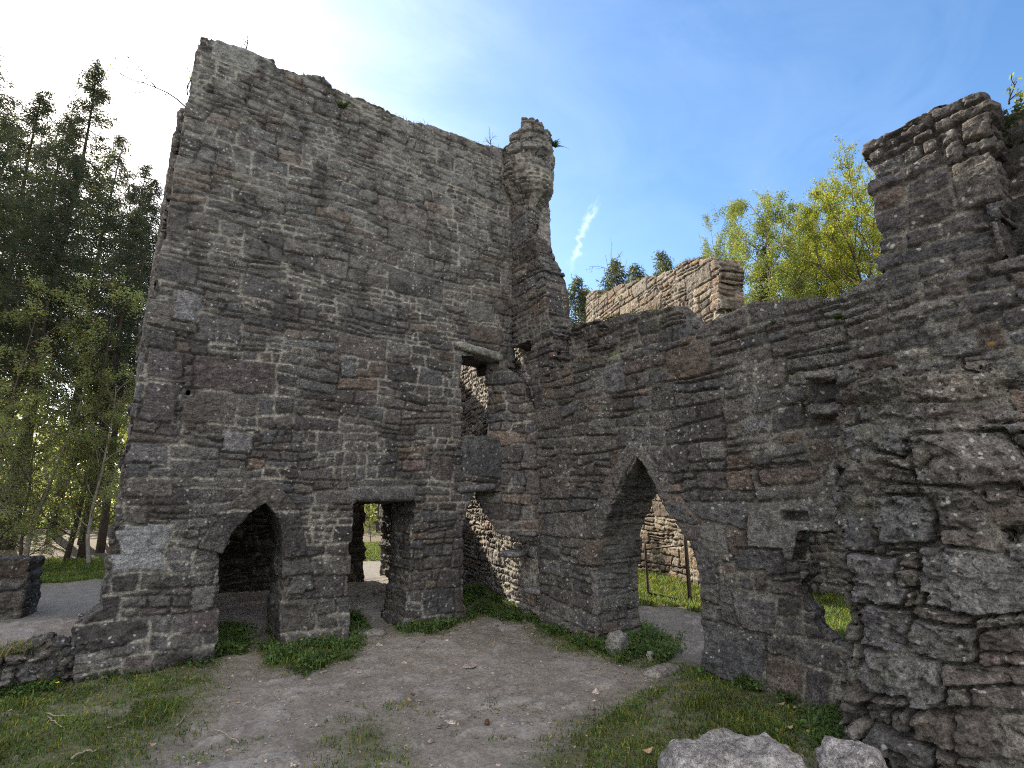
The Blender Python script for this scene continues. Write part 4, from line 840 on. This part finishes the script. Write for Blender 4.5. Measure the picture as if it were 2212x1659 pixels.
# ------------------------------------------------------------------ trees
def spruce_mesh(name, H, Rr, seed, z0=.10, dens=1.0):
    r = np.random.RandomState(seed); root = empty(name, (0, 0, 0), 'x', 'tree')
    tb = MB(); tz = np.linspace(-.3, H, 14); tb.tube(np.stack([.12 * np.sin(tz * .4 + seed), .12 * np.cos(tz * .3), tz], -1), .013 * H * (1 - tz / H * .97).clip(.02), 8)
    P = []; D = []; z = H * z0; 
    while z < H * .995:
        f = (z - H * z0) / (H * (1 - z0)); Lb = Rr * (1 - f) ** .75 * (.55 if f < .12 else 1) + .12
        for k in range(r.randint(4, 7)):
            if r.rand() < .12: continue
            a = r.uniform(0, 6.283); L_ = Lb * r.uniform(.6, 1.15); n = 8; s = np.linspace(0, 1, n); dr = (.55 - .6 * f) * r.uniform(.6, 1.3)
            d = np.array([math.cos(a), math.sin(a), 0]); sd_ = np.array([-d[1], d[0], 0])
            br = np.outer(s * L_, d) + np.outer(-dr * L_ * (s ** 1.3) * .7 + .22 * L_ * s ** 3, [0, 0, 1]) + [0, 0, z]
            tb.tube(br, np.linspace(.012 * L_ + .008, .004, n), 3, cap=False)
            m = int(dens * (10 + 30 * L_)); ss = r.uniform(.12, 1.0, m) ** .8; c_ = np.stack([np.interp(ss, s, br[:, j]) for j in range(3)], -1)
            lat = r.uniform(-1, 1, m) * (.40 * L_ * (1.08 - ss)); p = c_ + sd_ * lat[:, None] + d * (np.abs(lat) * .5)[:, None]; p[:, 2] -= np.abs(lat) * .35 + r.uniform(0, .16, m)
            dd = d * .7 + sd_ * np.sign(lat)[:, None] * .8 + np.array([0, 0, -.55]) + r.normal(0, .35, (m, 3)); P.append(p); D.append(dd / np.linalg.norm(dd, axis=1)[:, None])
        z += r.uniform(.20, .36) * (H / 20) ** .5 * (1.1 - .45 * f)
    P = np.concatenate(P); D = np.concatenate(D); P = np.repeat(P, 2, 0); D = np.repeat(D, 2, 0); n = len(P); D += r.normal(0, .45, D.shape); D /= np.linalg.norm(D, axis=1)[:, None]
    P = P + r.normal(0, .10, P.shape); ln = r.uniform(.14, .36, n)[:, None]; wd = r.uniform(.012, .028, n)[:, None]; s_ = np.cross(D, r.normal(0, 1, (n, 3))); s_ /= np.linalg.norm(s_, axis=1)[:, None]
    V = np.stack([P - D * ln * .5, P + s_ * wd, P + D * ln * .5, P - s_ * wd], 1).reshape(-1, 3); i = np.arange(n) * 4
    tb.build('trunk', M['bark'], root); mesh_from('crown', V, [np.stack([i, i + 1, i + 2, i + 3], -1)], M['spruce'], {'tint': tints(n, 4, seed, .05, (1.8, 1.3, .8))}, False, root)
    return root
def broad_mesh(name, H, spread, seed, lm_, bark, leaf=.07, nleaf=16, weep=0.0, first=.3, trunk_r=.012, up=.55, levels=4, lean=0.0, twigmin=.25):
    r = np.random.RandomState(seed); root = empty(name, (0, 0, 0), 'x', 'tree'); tb = MB(); tips = []
    def grow(p, d, L_, rad, lev):
        n = 6; pts = [p]; d = d / np.linalg.norm(d)
        for i in range(n):
            d = d + r.normal(0, .10 + .03 * lev, 3) + np.array([0, 0, (.06 if lev < 2 else -.10 * weep)]); d /= np.linalg.norm(d); p = p + d * L_ / n; pts.append(p)
        pts = np.array(pts); tb.tube(pts, np.linspace(rad, rad * (.45 if lev else .12), n + 1), (8, 5, 4, 3, 3)[min(lev, 4)], cap=False)
        if lev >= levels - 1: tips.append(pts); return
        if lev == 0: m = int(11 + H * .7); ts = np.linspace(first, .99, m)
        else: m = r.randint(4, 7); ts = r.uniform(.25, 1.0, m); ts[0] = 1
        for k, t in enumerate(ts):
            q = np.array([np.interp(t * n, range(n + 1), pts[:, j]) for j in range(3)]); a = k * 2.4 + r.uniform(-.5, .5) if lev == 0 else r.uniform(0, 6.283)
            if lev == 0:
                e = np.array([math.cos(a), math.sin(a), up * r.uniform(.5, 1.6) + .5 * t]); l2 = spread * (1 - .62 * max(0, t - first)) * r.uniform(.6, 1.1)
            else:
                e = d * .9 + r.normal(0, .55, 3); l2 = L_ * r.uniform(.38, .62)
            grow(q, e, l2, rad * (.36 if lev == 0 else .5) * (1.1 - .6 * t if lev == 0 else 1), lev + 1)
    grow(np.array([0, 0, -.3]), np.array([lean, 0, 1.0]), H * 1.02, trunk_r * H, 0)
    P = []
    for pts in tips:
        m = r.poisson(nleaf); t = r.uniform(0, 6, m); q = np.stack([np.interp(t, range(7), pts[:, j]) for j in range(3)], -1) + r.normal(0, .09, (m, 3)); q[:, 2] -= r.uniform(0, .35 * weep, m); P.append(q)
    P = np.concatenate(P); n = len(P); v, q = leaves(P, r.uniform(.6, 1.3, n) * leaf, seed + 5, .3)
    tb.build('trunk', M[bark], root); mesh_from('crown', v, [q], M[lm_], {'tint': tints(n, 4, seed + 6, .1, (1.2, .9, .8))}, False, root); return root
protos = {}
def tree(kind, px, py, dist, lb, group, rot=0.0, wide=1.0):
    """first use moves the prototype, later uses copy it with its parts"""
    t = at_dist(px, py, dist); proto, H, used = protos[kind]
    if not used: o = proto; protos[kind] = (proto, H, True)
    else:
        o = proto.copy(); C.objects.link(o)
        for ch in proto.children: c_ = ch.copy(); C.objects.link(c_); c_.parent = o
    g = float(gh(t[0], t[1])); s = (t[2] - g) / H; o.location = (t[0], t[1], g); o.scale = (s * wide, s * wide, s); o.rotation_euler = (0, 0, rot); o['label'] = lb; o['group'] = group; return o
protos['sp1'] = (spruce_mesh('spruce_tree', 22, 3.7, 1, .26, .78), 22, False)
protos['sp2'] = (spruce_mesh('spruce_tree', 20, 4.0, 2, .36, .75), 20, False)
protos['sp3'] = (spruce_mesh('spruce_tree', 10, 2.5, 3, .05, .7), 10, False)
G1 = 'spruces left of the tower'
for k, (kd, px, py, ds, lb, rt, wd_) in enumerate([
    ('sp1', 214, 128, 26, 'tall pointed spruce with the highest single spire left of the tower', 0, .85), ('sp2', -25, 95, 23, 'dark wide spruce cut by the left edge of the photo', 1.0, 1.0), ('sp1', 100, 190, 31, 'spruce just left behind the tall pointed one', 2.0, .9),
    ('sp2', 318, 352, 27, 'shorter spruce touching the tower edge, right of the tall pointed one', 3.0, .75), ('sp2', 265, 290, 33, 'spruce top showing low between the pointed spruce and the tower', 4.0, .8), ('sp1', 30, 235, 35, 'far spruce in the gap beside the wide dark one', 5.0, .9),
    ('sp2', 165, 330, 23, 'near ragged spruce with bare lower trunk before the pointed one', 2.5, .7), ('sp2', 150, 250, 29, 'spruce directly behind the foot of the tall pointed one', 1.9, .8), ('sp2', 338, 385, 24, 'spruce crowding the tower edge just below the sun gap', 5.2, .75), ('sp1', 300, 450, 22, 'lower spruce in front of those beside the tower edge', .7, .8)]):
    tree(kd, px, py, ds, lb, G1, rt, wd_)
G2 = 'woodland spruces behind the far door'
for k, (px, ds) in enumerate([(775, 29), (802, 33), (818, 37), (838, 31), (862, 35)]):
    tree('sp2', px, 690 + 15 * k, ds, ['dark woodland trunk seen at the left jamb of the far door', 'thin dark trunk second from left in the far door', 'deep woodland trunk in the middle of the far door', 'dark trunk right of centre in the far door', 'woodland trunk beside the right jamb of the far door'][k], G2, k * 1.1, .8)
G3 = 'young conifers above the rear walls'
for k, (px, py, ds, lb) in enumerate([(1325, 560, 42, 'bushy young conifer above the left end of the sunlit wall'), (1372, 570, 52, 'small pale conifer tip between two others above the wall'), (1432, 543, 45, 'conifer tip rising over the sunlit wall top'), (1246, 600, 40, 'conifer beside the torn tower edge'), (1262, 625, 46, 'lower conifer right of the one at the tower edge')]):
    tree('sp3', px, py, ds, lb, G3, k * 1.3, .9)
protos['birch'] = (broad_mesh('birch_tree', 13, 3.0, 11, 'birch', 'bark_pale', .075, 75, 1.0, .35, .009, .8), 13, False)
protos['beech'] = (broad_mesh('beech_tree', 14, 4.2, 12, 'beech', 'bark', .095, 64, .2, .3, .013, .5), 14, False)
G4 = 'spring trees behind the courtyard wall'
tree('birch', 1642, 500, 21, 'rounded yellow-green birch between the wall end and the taller tree', G4, .4, 1.0); tree('birch', 1730, 490, 25, 'thin grey-twigged birch between the rounded birch and the bright beech', G4, 2.2, .8)
tree('beech', 1822, 470, 20, 'bright yellow-green beech close to the tall wall shaft', G4, 1.0, .85); tree('beech', 1885, 480, 24, 'beech half hidden behind the tall wall shaft', G4, 3.5, .8)
tree('birch', 1602, 540, 23, 'birch filling the left side of the spring trees', G4, 3.1, 1.1); tree('beech', 1755, 530, 23, 'beech between the grey-twigged birch and the bright beech', G4, 2.6, .8); tree('birch', 1570, 500, 25, 'low thin birch behind the corner of the sunlit wall', G4, 4.0, .7); tree('beech', 1770, 520, 27, 'lower beech crown just above the dark wall top', G4, 5.0, .9); tree('birch', 1690, 520, 28, 'lower birch behind the rounded one', G4, 1.7, 1.0)
protos['sap'] = (broad_mesh('young_broadleaf', 8, 2.2, 13, 'under', 'bark', .085, 20, .3, .12, .010, .45), 8, False)
protos['sap2'] = (broad_mesh('young_broadleaf', 9, 2.4, 14, 'under', 'bark_pale', .085, 19, .4, .22, .010, .5, lean=.15), 9, False)
G5 = 'young leafy trees in front of the spruces'
for k, (kd, px, py, ds) in enumerate([('sap', 60, 640, 19.5), ('sap2', 150, 700, 20.5), ('sap', 235, 660, 22), ('sap2', -10, 760, 18.5), ('sap', 115, 860, 19), ('sap2', 262, 800, 20), ('sap', 190, 900, 21), ('sap2', 20, 900, 21), ('sap', 300, 700, 27), ('sap2', 90, 740, 26), ('sap', 180, 720, 28)]):
    tree(kd, px, py, ds, ['pale green sapling with the tallest crown at the far left', 'slanting sapling with pale bark in the middle of the leafy group', 'leafy sapling reaching the tower edge above mid height', 'sapling cut by the left photo edge', 'low leafy sapling under the slanting one', 'sapling close against the lower tower edge',
                          'small bushy sapling between the two near the tower', 'low sapling over the dark wall end', 'back sapling behind the tower edge', 'back sapling behind the leafy group', 'farthest back sapling under the pointed spruce'][k], G5, k * 1.7, 1.0)
tree('sap', 806, 1075, 24, 'leaning ivy-hung tree seen at the left of the far door', G5, .5, 1.0)
# ivy round the trunk of the rounded birch and on the broken wall end
def ivy(name, pts, rad, n, sz, lb, seed):
    r = np.random.RandomState(seed); pts = np.array(pts); t = r.uniform(0, len(pts) - 1, n); q = np.stack([np.interp(t, range(len(pts)), pts[:, j]) for j in range(3)], -1) + r.normal(0, 1, (n, 3)) * rad * (.5 + .5 * vnoise(t * 3, t * 0, None, seed))[:, None]
    v, f = leaves(q, r.uniform(.6, 1.3, n) * sz, seed); tag(mesh_from(name, v, [f], M['ivy'], {'tint': tints(n, 4, seed)}, False), lb, 'ivy')
b0 = at_dist(1655, 640, 20.5); ivy('ivy', [at_dist(1655, 690, 20.5), at_dist(1654, 610, 20.5), at_dist(1654, 530, 20.5)], .22, 2200, .11, 'dark ivy sleeve climbing a trunk among the spring trees', 31)
ivy('ivy', [on_x(2200, 330, .55), on_x(2206, 300, .6), on_x(2195, 260, .5)], 0.13, 1200, .06, 'dark ivy on the broken top of the tall wall shaft', 32)
ivy('ivy', [(1.9, -8.0, 2.2), (1.8, -7.7, 4.2), (2.0, -7.9, 5.2)], .5, 5000, .09, 'ivy mass beyond the end of the courtyard wall', 33)
# bare sprigs growing from the ruin
def sprig(p, d, L_, lb, seed, lmat='beech', nl=40):
    r = np.random.RandomState(seed); mb = MB(); d = np.array(d, float); d /= np.linalg.norm(d); P = []
    def go(p, d, L_, rad, lv):
        pts = [p]
        for i in range(6): d = d + r.normal(0, .13, 3); d /= np.linalg.norm(d); p = p + d * L_ / 6; pts.append(p)
        pts = np.array(pts); mb.tube(pts, np.linspace(rad, rad * .4, 7), 4, 0); P.append(pts[2:])
        if lv < 2:
            for k in range(4 - lv): go(pts[r.randint(1, 6)], d + r.normal(0, .6, 3), L_ * .5, rad * .55, lv + 1)
    go(np.array(p, float), d, L_, (.007 + L_ * .006), 0); P = np.concatenate(P); P = P[r.randint(0, len(P), nl)] + r.normal(0, .02, (nl, 3)); v, f = leaves(P, r.uniform(.02, .05, nl), seed); mb.add(v, f, None, 1)
    tag(mb.build('sprig', None, None, [M['bark'], M[lmat]], attrs={'tint': np.ones((mb.n, 3))}), lb, 'shrub', 'sprigs growing out of the ruin')
sprig(on_y(402, 232, .5), (-.8, .1, .6), .95, 'bare leaning sprig left of the tower edge near its top', 41); sprig(on_y(405, 205, .6), (-.25, .1, .9), .55, 'short bushy sprig close against the tower edge', 42)
sprig(on_y(532, 105, .2), (.05, 0, 1), .28, 'tiny sprig on the flat tower top', 43, nl=12); sprig(on_y(1062, 320, .2), (0, 0, 1), .5, 'hair-thin dry stem on the tower top beside the turret', 44, nl=2)
sprig(on_x(2180, 225, .3), (.1, -.1, 1), .22, 'dry sprig on top of the tall wall shaft', 45); sprig(Bp.tolist() + [on_back(1310, 640)[1]], (-.4, -.1, 1), 1.1, 'leafing sprig on the left end of the sunlit wall', 46, 'birch', 90)
sprig(at_dist(1330, 640, 15.5), (-.2, 0, 1), 1.3, 'second sprig just right of the one on the sunlit wall', 47, 'birch', 70)
# far woodland that reads as one mass
r = np.random.RandomState(55); n = 90000
az = r.uniform(R(-24), R(34), n); dd = r.uniform(38, 62, n); hz = r.rand(n) ** 1.25 * (6 + 5 * fbm(az * 22, az * 0, None, 56, 3)); P = np.stack([CAM[0] + dd * np.sin(az), CAM[1] + dd * np.cos(az), hz], -1)
P = P[fbm(P[:, 0] * .35, P[:, 1] * .35, P[:, 2] * .35, 57, 3) > .46]; n = len(P); v, f = leaves(P, r.uniform(.25, .55, n), 58)
tag(mesh_from('far_woodland', v, [f], M['under'], {'tint': tints(n, 4, 59, .3, (.5, .5, .5))}, False), 'distant woodland closing the view behind the spruces', 'woodland', kind='stuff')
